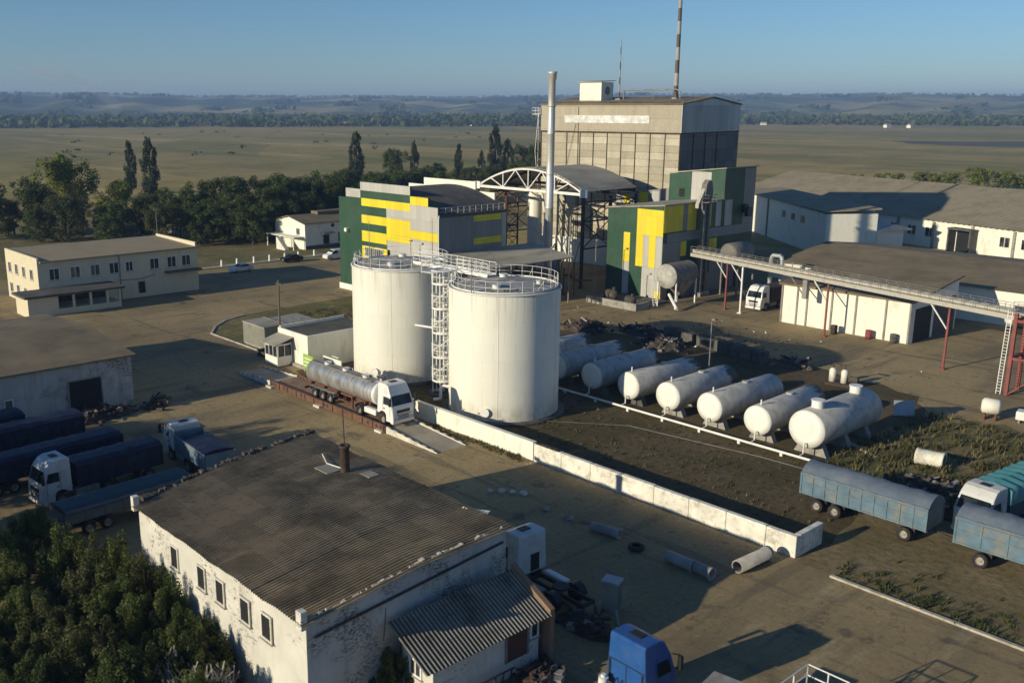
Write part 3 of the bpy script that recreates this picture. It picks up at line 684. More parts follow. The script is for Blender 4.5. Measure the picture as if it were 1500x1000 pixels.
# ------------------------------------------------------------------ lorries
def wheel(parent, x, y, r=.5, w=.3, name='wheel'):
    s_ = 1 if y > 0 else -1
    b = MB(); b.lathe([(r*.58,-w/2),(r*.9,-w/2),(r,-w*.36),(r,w*.36),(r*.9,w/2),(r*.58,w/2)], (x,y,r), 24, 'y'); o = obj(name, b, M['rubber'], parent)
    b = MB(); b.lathe([(0,s_*w*.18),(r*.22,s_*w*.2),(r*.25,s_*w*.02),(r*.5,s_*w*.05),(r*.6,s_*w*.46)], (x,y,r), 20, 'y'); obj('rim', b, M['rim'], o)
    return o
def cab(t, paint, h=3.7, L=2.25, x0=0, fairing=False, rw=1.22, grille_dark=True, hatch=True):
    """cab-over lorry cab, front at x0 looking along +x"""
    X = lambda x: x0+x
    top = h
    prof = [(-.95,.42),(-.05,.42),(.0,.6),(.0,1.1),(-.03,1.72),(-.12,1.86),(-.40,2.82),(-.52,3.02),(-.85,top-.12),(-1.2,top),(-L+.08,top),(-L,top-.1),(-L,1.0),(-2.02,1.0),(-1.92,1.06),(-1.72,1.2),(-1.4,1.27),(-1.12,1.2),(-.96,1.0)]
    def fw(s_, u, w): return s_*(rw - max(0, w-1.9)*.09 - (0.05 if u > -.06 else 0))
    b = MB(); b.prism([(X(u), w) for u, w in prof], 'y', -1, 1, f=lambda tt, u, w: fw(tt, u-x0, w)); c = obj('cab_body', b, paint, t, bevel=.05)
    nrm = Vector((.96,0,.28)).normalized()
    def fr(z): return -.12-(z-1.86)*.2917
    b = MB(); z0, z1 = 1.93, 2.78; ws = []
    for z, w in ((z0,1.09),(z1,1.0)):
        for y in (-w, w): ws.append(Vector((X(fr(z)),y,z))+nrm*.015)
    vs = ws+[v-nrm*.03 for v in ws]; b.add(vs, [(0,1,3,2),(4,6,7,5),(0,2,6,4),(1,5,7,3),(2,3,7,6),(0,4,5,1)]); obj('windscreen', b, M['glass_blue'], t)
    for s_ in (-1, 1):
        b = MB(); pts = [(X(-.42),1.95),(X(-1.35),1.95),(X(-1.35),2.62),(X(-.6),2.62)]
        b.prism(pts, 'y', 0, 1, f=lambda tt, u, w: s_*(fw(1, u-x0, w)+(.012 if tt else -.03))); obj('side_window', b, M['glass_blue'], t)
        b = MB(); yy = s_*(rw+.004); b.box(X(-1.42),X(-1.40),yy-.01,yy+.008*s_,.95,2.7); b.box(X(-.42),X(-.40),yy-.01,yy+.008*s_,.95,1.9); b.box(X(-1.3),X(-1.12),yy,yy+.03*s_,1.55,1.62); obj('door_seam', b, M['black_plastic'], t)
        b = MB(); b.bar((X(-.25),s_*1.1,2.75), (X(-.05),s_*1.42,2.75), .04); b.bar((X(-.25),s_*1.1,2.0), (X(-.05),s_*1.42,2.05), .04); b.box(X(-.16),X(.02),s_*1.36,s_*1.56,2.02,2.72); obj('mirror', b, M['black_plastic'], t)
        b = MB(); b.box(X(-.06),X(.035),s_*.72,s_*1.12,.62,.88); obj('headlight', b, M['lamp'], t)
    b = MB(); b.box(X(-.05),X(.028),-.72,.72,1.24,1.52); 
    for z in (.66, .8, .94): b.box(X(-.05),X(.03),-.62,.62,z,z+.07)
    b.box(X(-.05),X(.034),-.9,.9,1.08,1.12); obj('grille', b, M['black_plastic'], t)
    b = MB(); b.box(X(-.35),X(.06),-rw+.02,rw-.02,.33,.6); obj('bumper', b, paint, t, bevel=.04)
    if hatch:
        b = MB(); b.box(X(-1.75),X(-1.25),-.35,.35,top+.004,top+.05); obj('roof_hatch', b, M['black_plastic'], t)
    if fairing:
        b = MB(); b.prism([(X(-1.0),top+.01),(X(-2.1),top+.01),(X(-2.15),top+.55),(X(-1.9),top+.5)], 'y', -1.0, 1.0); obj('roof_fairing', b, paint, t, bevel=.04)
    return c
def tractor(t, paint, h, dl=3.6, tank=True, double=False):
    cab(t, paint, h)
    b = MB(); L = 2.3+dl
    for y in (-.42, .42): b.box(-L,-.5,y-.06,y+.06,.75,1.0)
    for x in (-2.6,-4.2,-L+.1): b.box(x-.06,x+.06,-.42,.42,.78,.96)
    b.cyl((-4.7,0,1.02), (-4.7,0,1.16), .5, n=18); obj('chassis', b, M['chassis'], t)
    for y in (-1.05, 1.05): wheel(t, -1.45, y)
    for y in (-.98, .98): wheel(t, -5.0, y, .5, .52)
    if tank:
        for s_ in (-1,1):
            b = MB(); b.box(-4.3,-2.5,s_*.72,s_*1.2,.5,1.02); obj('fuel_tank', b, M['truck_white'] if s_ < 0 else M['steel'], t, bevel=.08)
    for s_ in (-1,1):
        b = MB(); arc = [(-5.0+.62*math.cos(R(a)), .52+.62*math.sin(R(a))) for a in range(10, 171, 16)]; arc += [(-5.0+.66*math.cos(R(a)), .52+.66*math.sin(R(a))) for a in range(170, 9, -16)]
        b.prism(arc, 'y', s_*.7, s_*1.24); obj('mudguard', b, M['black_plastic'], t)

t = thing('tanker_lorry', 'white articulated lorry with shiny steel tank trailer standing on the weighbridge', 'lorry', (-64.6,50.85,.45), 0)
tractor(t, M['truck_white'], 3.75)
b = MB(); xr, xf, r = -14.1, -3.05, 1.06; za, zb = 2.22, 2.32
b.lathe([(0,xr-.22),(r*.5,xr-.18),(r*.9,xr-.05),(r,xr+.06),(r,xf-.06)], (0,0,za), 56, 'x'); obj('tank_shell', b, M['inox'], t)
b = MB(); b.lathe([(r+.001,xf-.3),(r+.02,xf-.25),(r+.01,xf-.05),(r*.9,xf+.06),(r*.5,xf+.2),(0,xf+.24)], (0,0,za), 56, 'x'); obj('tank_front_dome', b, M['truck_white'], t)
for x in (xr+.1, xr+3.8, xr+7.4):
    b = MB(); b.lathe([(r,x-.06),(r+.025,x-.05),(r+.025,x+.05),(r,x+.06)], (0,0,za), 56, 'x'); obj('tank_band', b, M['steel'], t)
for x in (xr+2.4, xr+5.4, xr+8.6):
    b = MB(); b.cyl((x,0,za+r-.05), (x,0,za+r+.22), .33, n=18); b.cyl((x,0,za+r+.22), (x,0,za+r+.27), .38, n=18); b.box(x-.5,x+.5,.42,.5,za+r-.1,za+r+.2); obj('tank_hatch', b, M['white_steel'], t)
b = MB(); b.box(xr+.4,xf-1,-.5,-.42,za+r-.08,za+r+.02); b.box(xr+.4,xf-1,.42,.5,za+r-.08,za+r+.02); b.box(xr+.4,xf-1,-.4,.4,za+r-.02,za+r+.01)
rail_line(b, [(xr+.4,-.46,za+r),(xf-1,-.46,za+r)], .35, 1.6, .02, ()); obj('catwalk', b, M['steel'], t)
b = MB()
for y in (-.45,.45): b.box(xr+.1,-4.2,y-.06,y+.06,1.0,1.2)
for x in (xr+.6,xr+2.8,xr+5,-6.6,-4.6): b.box(x-.07,x+.07,-.9,.9,1.06,1.3)
for s_ in (-1,1): b.bar((-6.9,s_*.6,1.05), (-6.9,s_*.6,.05), .14); b.bar((-8.7,s_*.95,.7),(-7.2,s_*.95,.7), .1)
obj('trailer_chassis', b, M['rust'], t)
for x in (-12.4,-11.1,-9.8):
    for y in (-1.02,1.02): wheel(t, x, y, .5, .42)
for s_ in (-1,1):
    b = MB(); b.box(-13.1,-9.1,s_*.8,s_*1.25,1.08,1.12); b.box(-13.14,-13.1,s_*.8,s_*1.25,.75,1.12); b.box(-9.1,-9.06,s_*.8,s_*1.25,.75,1.12); obj('trailer_mudguard', b, M['steel'], t)
b = MB(); b.box(xr-.1,xr,-1.2,1.2,.55,.75); b.box(xr-.13,xr-.1,-1.15,-.8,.58,.72,1); b.box(xr-.13,xr-.1,.8,1.15,.58,.72,1); obj('rear_bumper', b, [M['chassis'], M['tail']], t)

# ------------------------------------------------------------------ pump house, booth, containers
t = thing('pump_house', 'white flat-roofed pump house with dark roof behind the tanker lorry', 'building', (-90,60))
b = MB(); b.box(-93.4,-87.3,55.6,64.6,0,3.55); obj('wall', b, M['white_wall'], t, True)
b = MB(); 
b.box(-93.4,-87.3,55.6,55.82,3.552,3.8); b.box(-87.52,-87.3,55.822,64.6,3.552,3.8); b.box(-93.4,-93.18,55.822,64.6,3.552,3.95); obj('parapet', b, M['white_wall'], t, True)
b = MB(); b.box(-93.178,-87.522,55.822,64.6,3.552,3.6); obj('roof', b, M['roof_dark'], t, True)
b = MB(); b.box(-93.6,-87.1,55.3,55.58,0,.35); obj('plinth', b, M['concrete'], t, True)
t = thing('weigh_booth', 'small white glazed booth with grey pitched roof against the pump house', 'booth', (-91.6,54.6))
b = MB(); b.box(-93.0,-90.4,53.6,55.5,.1,1.15); obj('lower_wall', b, M['white_wall'], t, True)
b = MB(); b.box(-92.9,-90.5,53.7,55.45,1.152,2.35); obj('glazing', b, M['glass'], t, True)
b = MB()
for x in (-93.0,-92.2,-91.35,-90.48): b.box(x,x+.08,53.6,53.68,1.152,2.4)
for y in (53.69,54.5,55.4): b.box(-90.48,-90.4,y,y+.09,1.152,2.4)
b.box(-92.9,-92.12,53.62,53.66,2.2,2.4); b.box(-93,-90.4,53.6,53.69,2.4,2.55); b.box(-90.49,-90.4,53.69,55.5,2.4,2.55); obj('window_frame', b, M['white_steel'], t, True)
b = MB(); b.prism([(53.2,2.5),(55.56,3.15),(55.56,3.22),(53.2,2.58)], 'x', -93.4, -90.1); obj('roof', b, M['roof_grey'], t, True)
t = thing('storage_container', 'grey-green metal container standing on the kerb near the wooden pole', 'container', (-100.5,57.5))
b = MB(); b.box(-103.0,-98.0,56.5,59.3,.15,2.75)
for q in range(24): b.box(-102.9+q*.2,-102.8+q*.2,56.47,56.5,.3,2.6)
for q in range(13): b.box(-98.0,-97.97,56.6+q*.2,56.7+q*.2,.3,2.6)
obj('body', b, M['container'], t, True)
b = MB(); b.box(-103.08,-97.92,56.42,59.38,2.752,2.83); obj('roof', b, M['roof_grey'], t, True)
b = MB(); b.box(-102.9,-98.1,56.6,59.2,0,.15); obj('skid', b, M['concrete'], t, True)
t = thing('low_bunker', 'low flat-topped concrete bunker on the grass behind the grey container', 'bunker', (-104.5,65))
b = MB(); b.prism([(-108.5,62.6),(-101.0,63.2),(-101.0,67.6),(-108.5,67.6)], 'z', 0, 1.35); obj('body', b, M['concrete'], t, True)
b = MB(); b.box(-108.3,-100.8,62.3,62.55,0,1.6); obj('front_wall', b, M['pink'], t, True)
b = MB(); b.cyl((-97.4,58.2,0), (-97.2,58.2,8.4), .14, .1, n=10); b.bar((-97.75,58.2,7.9), (-96.65,58.2,7.9), .09)
for x in (-97.65,-96.75): b.cyl((x,58.2,7.94), (x,58.2,8.1), .05, n=6)
tag(obj('utility_pole', b, M['wood']), 'weathered wooden pole between grey container and pump house', 'pole')
b = MB(); b.box(-87.2,-85.2,54.9,55.0,.5,2.0); b.box(-87.1,-87.0,54.92,54.98,0,.5); b.box(-85.4,-85.3,54.92,54.98,0,.5)
for z in (.8,1.2,1.6): b.box(-87.05,-85.35,54.86,54.898,z-.06,z+.06,1)
tag(obj('sign_board', b, [M['neon_green'], M['white_steel']]), 'small lime green striped board behind the tanker lorry', 'board')
b = MB(); b.box(-96.7,-94.2,54.9,55.2,.0,.5); b.box(-96.6,-96.3,54.6,55.6,.0,.8); 
for q in range(14): b.bar((-96.6+rnd.random()*2.6,54.7+rnd.random(),.1+rnd.random()*.6), (-96.6+rnd.random()*2.6,54.7+rnd.random(),.1+rnd.random()*.8), .1)
tag(obj('junk_heap', b, M['scrap']), 'small dark heap of junk beside the white booth', 'junk heap')
b = MB(); b.tube([(-85.6,57.6,1.6),(-84.4,57.6,1.6)], .05); b.box(-86.8,-83.4,57.2,57.35,0,1.5)
tag(obj('low_screen_wall', b, M['white_wall']), 'short white wall beside the pump house behind the tanker', 'wall')

# ------------------------------------------------------------------ green and yellow production hall
t = thing('production_hall', 'production hall with green, yellow and grey striped front and vaulted dark roof', 'factory hall', (-114,93))
prof = [(-126.2,0),(-102.3,0),(-102.3,14.45),(-104.4,14.45),(-104.4,15.65),(-108.4,15.65),(-108.4,17.0),(-120.4,17.0),(-120.4,15.9),(-124.2,15.9),(-124.2,14.45),(-126.2,14.45)]
b = MB(); b.prism(prof, 'y', 87.0, 87.35); obj('front_wall', b, M['green'], t, True)
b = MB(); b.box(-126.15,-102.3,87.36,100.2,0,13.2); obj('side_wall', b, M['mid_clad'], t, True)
def cpan(par, name, face, p, rects, mats):
    for mname, rr in rects.items():
        for (u0,u1,z0,z1) in rr:
            b = MB()
            if face == '-y': b.box(u0,u1,p-.03,p-.002,z0,z1)
            else: b.box(p+.002,p+.03,u0,u1,z0,z1)
            obj(name, b, M[mname], par, True)
cpan(t, 'cladding_panel', '-y', 87.0, {
 'grey_clad': [(-124.2,-120.42,14.6,15.9),(-120.4,-108.42,15.75,17.0),(-114.0,-108.42,12.1,13.45),(-108.4,-102.32,10.85,14.4),(-113.9,-102.32,5.9,8.0),(-108.4,-102.32,8.0,9.6),(-113.9,-108.42,8.0,8.75)],
 'yellow': [(-120.2,-108.42,13.45,14.6),(-108.4,-104.42,14.42,15.62),(-120.2,-114.02,10.85,12.1),(-114.0,-108.42,9.75,12.08),(-120.2,-114.02,8.1,9.7),(-108.4,-102.32,9.62,10.83),(-114.0,-108.42,8.77,9.73),(-120.2,-113.2,5.6,7.4)],
}, M)
b = MB()
for q in range(10): b.box(-119.4+q*.5,-119.33+q*.5,86.86,86.94,5.9,7.2)
b.box(-119.4,-114.8,86.86,86.94,7.2,7.28); b.box(-119.4,-114.8,86.86,86.94,5.82,5.9); obj('window_grille', b, M['white_steel'], t, True)
b = MB(); b.box(-119.3,-114.9,86.95,86.966,5.9,7.2); obj('dark_glazing', b, M['glass'], t, True)
b = MB(); b.box(-126.3,-102.2,86.8,86.96,0,.9); obj('plinth', b, M['white_wall'], t, True)
b = MB(); b.box(-124.1,-123.5,86.4,86.99,9.2,9.75); obj('wall_lamp_box', b, M['white_steel'], t, True)
win(t, '-y', 87.0, -122.6, -121.5, 3.2, 5.2, 1)
cpan(t, 'cladding_panel', '+x', -102.3, {'yellow': [(93.7,99.1,12.05,12.9),(93.7,99.2,8.72,9.65)], 'grey_clad': [(99.3,100.15,.1,13.1)]}, M)
# vaulted roof
b = MB(); n = 28; vs = []; vt = []
for i in range(n+1):
    q = i/n; x = -126.1+q*23.8; z = 13.25+3.1*math.sin(math.pi*q)**.8
    vs.append((x, z))
b.prism(vs+[(vs[-1][0], 13.21),(vs[0][0], 13.21)], 'y', 87.36, 100.2); obj('roof', b, M['roof_dark'], t, True)
b = MB(); rail_line(b, [(-102.6,87.5,13.25),(-102.6,100.1,13.25)], 1.05, 1.1, .03, (.5,)); obj('roof_railing', b, M['white_steel'], t, True)
b = MB(); b.prism([(-126.2,13),(-104.9,13),(-104.9,15.6),(-109.1,15.6),(-109.1,17.0),(-121.3,17.0),(-121.3,15.9),(-125.2,15.9),(-125.2,14.5),(-126.2,14.5)], 'y', 100.22, 100.5); obj('rear_parapet', b, M['white_wall'], t, True)
b = MB(); b.cyl((-102.05,86.9,0), (-102.05,86.9,12.9), .09, n=8); b.tube([(-102.05,86.9,12.9),(-102.3,87.2,13.3)], .09, 8); obj('drainpipe', b, M['white_steel'], t, True)
b = MB(); b.box(-102.4,-102.2,87.4,100.2,13.0,13.24); obj('eaves_trim', b, M['roof_dark'], t, True)

t = thing('lean_to_canopy', 'low grey sheet canopy along the side of the production hall', 'canopy', (-98,95))
b = MB(); b.sheet((-102.2,86.2,8.0), (0,19.4,0), (8.6,0,-1.2), (.14,0,1), .6, .05, per=4); obj('roof', b, M['roof_grey'], t, True)
b = MB()
for y in (86.6,91,95.6,100,105): b.cyl((-94,y,0), (-94,y,6.75), .1, n=8)
b.bar((-94,86.4,6.7), (-94,105.5,6.7), .18); 
for y in (86.6,91,95.6,100,105): b.bar((-102.1,y,7.75), (-94,y,6.65), .14)
obj('steel_frame', b, M['steel'], t, True)
for q in ((-102.1,-96,101.5,105,0,4.2),(-101.8,-98.5,93,97,0,2.4)):
    b = MB(); b.box(*q); obj('back_bay', b, M['concrete_dark'], t, True)

# chimney
b = MB(); prof_ = [(.75,0),(.62,.5),(.62,13),(.66,13.05),(.66,13.25),(.6,13.3),(.56,24),(.6,24.05),(.6,24.2),(.55,24.25),(.52,31.8),(.62,31.9),(.68,32.7),(.72,32.75),(.72,33.0),(.4,33.0)]
b.lathe(prof_, n=28)
for z in (6,18,28): b.lathe([(.55,z),(.68,z+.02),(.68,z+.18),(.55,z+.2)], n=28)
tag(obj('chimney', b, M['stack']), 'tall slim galvanised steel chimney in front of the arched canopy', 'chimney').location = (-101.5,108.5,0)

# ------------------------------------------------------------------ arched truss canopy
t = thing('arched_canopy', 'arched steel canopy with white lattice truss front beside the tower', 'canopy', (-112,127))
x0, x1, zc = -124.2, -100.6, 14.75; n = 16
def az(q): return zc+3.2*(1-(2*q-1)**2)
def arch_truss(y, name, m, ends=True):
    b = MB(); top = [(x0+(x1-x0)*i/n, y, az(i/n)+.15) for i in range(n+1)]
    for p, q in zip(top, top[1:]): b.bar(p, q, .2, .26)
    b.bar((x0-.4,y,zc), (x1+.4,y,zc), .28, .42)
    for i, q in enumerate((2,4,6,8,10,12,14)):
        xb = x0+(x1-x0)*q/n
        if q % 4 == 0: b.bar((xb,y,zc), (xb,y,az(q/n)+.1), .16)
    for q in (4,8,12):
        xb = x0+(x1-x0)*q/n
        for d in (-2,2): b.bar((xb,y,zc+.1), (x0+(x1-x0)*(q+d)/n,y,az((q+d)/n)+.1), .15)
    if ends: b.box(x0-.9,x0+.4,y-.22,y+.22,zc-.45,zc+.75); b.box(x1-.4,x1+.9,y-.22,y+.22,zc-.45,zc+.75)
    return obj(name, b, M[m], t, True)
arch_truss(115.0, 'front_truss', 'white_steel')
for y in (121.5,128): arch_truss(y, 'inner_truss', 'rust_dark', ends=False)
b = MB(); m_ = 24; vs = []
ya, yb = 115.4, 128.4
for i in range(m_+1):
    for y in (ya, yb): vs.append((x0+(x1-x0)*i/m_, y, az(i/m_)+.42))
for i in range(m_+1):
    for y in (ya, yb): vs.append((x0+(x1-x0)*i/m_, y, az(i/m_)+.32))
k = 2*(m_+1); fs = []
for i in range(m_): fs += [(2*i,2*i+2,2*i+3,2*i+1), (k+2*i,k+2*i+1,k+2*i+3,k+2*i+2)]
for i in range(m_): fs += [(2*i,k+2*i,k+2*i+2,2*i+2), (2*i+1,2*i+3,k+2*i+3,k+2*i+1)]
b.add(vs, fs, 0, False); obj('roof', b, M['roof_grey'], t, True)
for y in (115,121.5,128):
    for x in (x0-.2, x1+.2):
        b = MB(); b.box(x-.22,x+.22,y-.2,y+.2,0,zc-.45); obj('column', b, M['rust_dark'], t, True)
for x in (x0-.2, x1+.2):
    b = MB()
    for z in (zc-1.2, zc-4.2, zc-8.5): b.bar((x,115,z), (x,128,z), .22)
    for y in (115,121.5):
        b.bar((x,y,zc-1.2), (x,y+6.5,zc-4.2), .13); b.bar((x,y+6.5,zc-1.2), (x,y,zc-4.2), .13); b.bar((x,y,zc-4.2),(x,y+6.5,zc-8.5),.13); b.bar((x,y+6.5,zc-4.2),(x,y,zc-8.5),.13)
    obj('side_bracing', b, M['rust_dark'], t, True)
b = MB(); rail_line(b, [(-100.8,116,15.2),(-100.8,128,15.2)], .3, 3, .03, ()); obj('gutter', b, M['steel'], t, True)
# plant under the canopy
t = thing('red_lattice_tower', 'rusty red lattice service tower under the arched canopy', 'lattice tower', (-121.5,119))
b = MB(); 
for x in (-1.4,1.4):
    for y in (-1.4,1.4): b.box(x-.11,x+.11,y-.11,y+.11,0,13.2)
for z in range(0, 13, 2):
    for (p, q) in (((-1.4,-1.4),(1.4,-1.4)),((1.4,-1.4),(1.4,1.4)),((1.4,1.4),(-1.4,1.4)),((-1.4,1.4),(-1.4,-1.4))):
        b.bar((p[0],p[1],z+1.9), (q[0],q[1],z+1.9), .12); b.bar((p[0],p[1],z), (q[0],q[1],z+1.9), .08)
obj('frame', b, M['rust'], t)
b = MB()
for z in (3.9,7.9,11.9): b.box(-1.5,1.5,-1.5,1.5,z,z+.08)
obj('platforms', b, M['rust_dark'], t)
b = MB(); b.lathe([(0,0),(.9,0),(1.25,1.2),(1.25,13.),(.9,13.6),(0,13.7)], n=28); b.tube([(0,0,13.6),(1.8,0,13.2),(2.6,0,9.5),(2.6,-.6,2)], .22, 10)
tag(obj('process_column', b, M['tank']), 'white cylindrical process column under the arched canopy', 'process vessel').location = (-119.0,123.5,0)
for i, (x, y, h, lab) in enumerate(((-116.2,122.2,8.5,'tangle of pale ducts rising under the arched canopy left of the chimney'), (-111.5,121,5.5,'short white standing vessel with pipes right of the chimney base'))):
    b = MB(); rr = random.Random(i+3)
    b.lathe([(0,0),(.6,0),(.7,.8),(.7,h*.6),(.2,h*.7),(.2,h),(0,h)], n=18)
    for q in range(7):
        p = Vector((rr.uniform(-1,1),rr.uniform(-1,1),rr.uniform(.3,h*.4))); pts = [p]
        for k in range(3): p = p+Vector((rr.uniform(-1,1),rr.uniform(-.7,.7),rr.uniform(.3,h*.25))); pts.append(p)
        b.tube(pts, rr.uniform(.08,.2), 8)
    tag(obj('duct_cluster', b, [M['white_steel'], M['tin']][i]), lab, 'ducts').location = (x, y, 0)

# ------------------------------------------------------------------ tower
t = thing('extraction_tower', 'tall concrete panel tower with a gabled tin end and flat brown roof', 'tower', (-99.2,137.5), 8)
LW, DW, Hb, Ht = 28.4, 22.0, 23.5, 28.3
b = MB(); b.box(-LW,0,0,DW,4.6,Hb); obj('wall', b, M['tower_panel'], t)
b = MB(); b.box(-LW-.15,.12,-.15,DW+.1,0,4.6); obj('white_base', b, M['white_wall'], t)
b = MB(); b.box(.0,.06,.02,DW-.02,4.62,Hb-.05); obj('end_wall', b, M['tower_shade'], t)
b = MB(); b.box(-LW-.1,.02,-.1,DW,Hb+.25,Ht); obj('upper_wall', b, M['tower_top'], t)
b = MB(); b.box(-LW-.2,.1,-.2,DW+.1,Hb,Hb+.25)
for x in [-LW+2.84*i for i in range(10)]+[-.05]: b.box(x-.055,x+.055,-.12,-.005,4.6,Hb-.002)
for y in (4.4,8.8,13.2): b.box(.062,.2,y-.08,y+.08,4.7,Hb-.002)
obj('steel_ribs', b, M['rust_dark'], t)
b = MB(); b.prism([(-.1,Hb+.25),(DW,Hb+.25),(DW,Ht),(DW*.5,Ht+1.15),(-.1,Ht)], 'x', .03, .12); 
for q in range(58): b.box(.12,.15,q*.3+.05,q*.3+.17,Hb+.3,Ht-.05)
obj('tin_gable', b, M['tin'], t)
b = MB(); b.prism([(-.35,Ht+.002),(DW*.5,Ht+1.17),(DW+.3,Ht+.002),(DW+.3,Ht+.2),(DW*.5,Ht+1.4),(-.35,Ht+.2)], 'x', -LW-.3, .35); obj('roof', b, M['roof_brown'], t)
b = MB(); b.box(-23.3,-5.9,-.2,-.11,25.2,26.5); obj('sheeting_strip', b, M['foil'], t)
b = MB(); b.box(-LW-1.8,-LW-.1,-.6,2,26.6,26.7); rail_line(b, [(-LW-.2,-.6,26.7),(-LW-1.8,-.6,26.7),(-LW-1.8,2,26.7)], 1.1, .8, .035)
for z in range(14,27,2): b.bar((-LW-.5,-.35,z), (-LW-.5,-.35,z+1.8), .05)
b.tube([(-LW-.3,-.3,12),(-LW-1.2,-.3,20),(-LW-.6,-.3,26.6)], .05); obj('corner_balcony', b, M['white_steel'], t)
b = MB(); rail_line(b, [(-LW,-.1,Ht+.2),(0,-.1,Ht+.2)], .55, 2.4, .025, ()); rail_line(b, [(.1,0,Ht+.2),(.1,DW*.5,Ht+1.4),(.1,DW,Ht+.2)], .5, 2.2, .025, ()); obj('roof_railing', b, M['steel'], t)
b = MB(); b.tube([(-20.2,-.15,4),(-20.3,-.15,28)], .05); b.tube([(-23,-.2,16),(-20.8,-.2,25)], .03); obj('cable', b, M['rust_dark'], t)
tm = Matrix.Rotation(R(8), 4, 'Z')
def tw(x, y, z): v = tm @ Vector((x,y,z)); return (v.x-99.2, v.y+137.5, v.z)
t = thing('rooftop_cabin', 'white plant cabin on the tower roof', 'cabin', tw(-20.6,6.0,29.0), 8)
b = MB(); b.box(-2.3,2.3,-2,2,0,3.3); obj('wall', b, M['white_wall'], t)
b = MB(); b.prism([(-2.4,3.32),(2.4,3.55),(2.4,3.67),(-2.4,3.44)], 'x', -2.5, 2.5); obj('roof', b, M['roof_grey'], t)
b = MB(); b.cyl((2.3,0,1.8), (2.42,0,1.8), .75, n=20); b.cyl((2.42,0,1.8), (2.48,0,1.8), .5, n=20); obj('fan', b, M['steel'], t)
def mast(name, lab, x, y, z, h, r, n):
    t = thing(name, lab, 'mast', tw(x,y,z), 8)
    for i in range(n):
        b = MB(); b.cyl((0,0,h*i/n), (0,0,h*(i+1)/n-.01), r*(1-.5*i/n), r*(1-.5*(i+1)/n), n=10); obj('section', b, M['antenna_white'] if i % 2 else M['antenna_red'], t)
    b = MB(); b.box(-.5,.5,-.5,.5,-.3,.12); obj('base_plate', b, M['steel'], t)
mast('radio_mast', 'thick dark and pale banded mast rising from the tower roof out of frame', -5.6, 8.0, 29.4, 30, .42, 14)
mast('whip_antenna', 'thin pale aerial beside the cabin on the tower roof', -16.4, 7.0, 29.3, 10.4, .15, 8)
b = MB(); b.tube([(-15.6,7.2,29.3),(-15.6,7.2,30.9),(-5.0,7.2,30.9),(-4.3,7.2,30.5),(-4.3,7.2,29.3)], .12, 8); b.cyl((-9.6,7.2,29.3), (-9.6,7.2,30.9), .07, n=8)
o = obj('roof_pipe', b, M['steel']); tag(o, 'horizontal pipe on stands between the aerial and the banded mast on the tower roof', 'pipe'); o.location = (-99.2,137.5,0); o.rotation_euler = (0,0,R(8))

# ------------------------------------------------------------------ green and yellow process building
t = thing('process_building', 'process building with green, yellow and grey panels and a taller rear block', 'factory building', (-91,127))
b = MB(); b.prism([(-96.2,0),(-85.8,0),(-85.8,14.0),(-96.2,13.0)], 'y', 116.0, 130.98); obj('front_block', b, M['green'], t, True)
b = MB(); b.prism([(-96.6,13.02),(-85.5,14.05),(-85.5,14.22),(-96.6,13.2)], 'y', 115.75, 130.97); obj('front_roof', b, M['roof_grey'], t, True)
b = MB(); b.prism([(-96.2,0),(-85.8,0),(-85.8,18.75),(-96.2,17.55)], 'y', 131.0, 139.5); obj('rear_block', b, M['green'], t, True)
b = MB(); b.prism([(-96.5,17.57),(-85.5,18.8),(-85.5,18.95),(-96.5,17.75)], 'y', 130.7, 139.8); obj('rear_roof', b, M['roof_grey'], t, True)
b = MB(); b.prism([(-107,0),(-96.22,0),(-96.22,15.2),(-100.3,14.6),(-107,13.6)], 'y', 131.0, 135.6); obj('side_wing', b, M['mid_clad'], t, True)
cpan(t, 'cladding_panel', '-y', 116.0, {
 'yellow': [(-93.0,-91.8,5.2,9.65),(-90.6,-85.82,9.55,13.35),(-90.6,-89.3,4.8,9.53),(-88.25,-87.05,4.8,9.53),(-86.95,-85.82,.1,1.5)],
 'grey_clad': [(-93.0,-91.8,.1,5.18),(-89.28,-88.27,4.8,9.53),(-87.03,-85.82,4.8,9.53),(-89.35,-87.0,.1,4.78),(-86.98,-85.82,1.52,4.78)]}, M)
cpan(t, 'cladding_panel', '+x', -85.8, {
 'yellow': [(116.05,120.6,10.1,13.95),(121.75,123.9,10.0,13.95),(126.6,127.8,10.2,13.95),(120.4,121.8,6.3,8.5),(127.7,129.7,6.6,8.3)],
 'grey_clad': [(129.0,130.4,10.1,13.9),(131.4,133.3,10.0,13.95)],
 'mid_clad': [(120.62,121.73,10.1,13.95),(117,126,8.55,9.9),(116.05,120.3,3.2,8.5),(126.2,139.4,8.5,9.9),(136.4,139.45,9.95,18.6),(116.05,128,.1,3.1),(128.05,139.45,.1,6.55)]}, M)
cpan(t, 'cladding_panel', '-y', 131.0, {'grey_clad': [(-91.9,-88.3,13.4,18.1),(-106.9,-105.4,11.7,13.55),(-104.0,-102.05,11.9,14.0),(-99.5,-98.1,12.2,14.55)], 'yellow': [(-105.38,-104.02,11.8,13.75),(-102.03,-100.3,12.0,14.25)]}, M)
b = MB(); b.box(-94.2,-93.2,130.95,130.99,14.0,15.3); obj('dark_hatch', b, M['dark'], t, True)
b = MB(); b.cyl((-85.75,136.6,12.4), (-85.2,136.6,12.4), .7, n=16); b.box(-85.2,-84.6,136,137.2,11.2,12.6); obj('exhaust_fan', b, M['black_plastic'], t, True)
for y in (117.5,119.5,132,135):
    b = MB(); b.box(-85.76,-85.7,y,y+1.5,.1,2.6); obj('door', b, M['dark'], t, True)

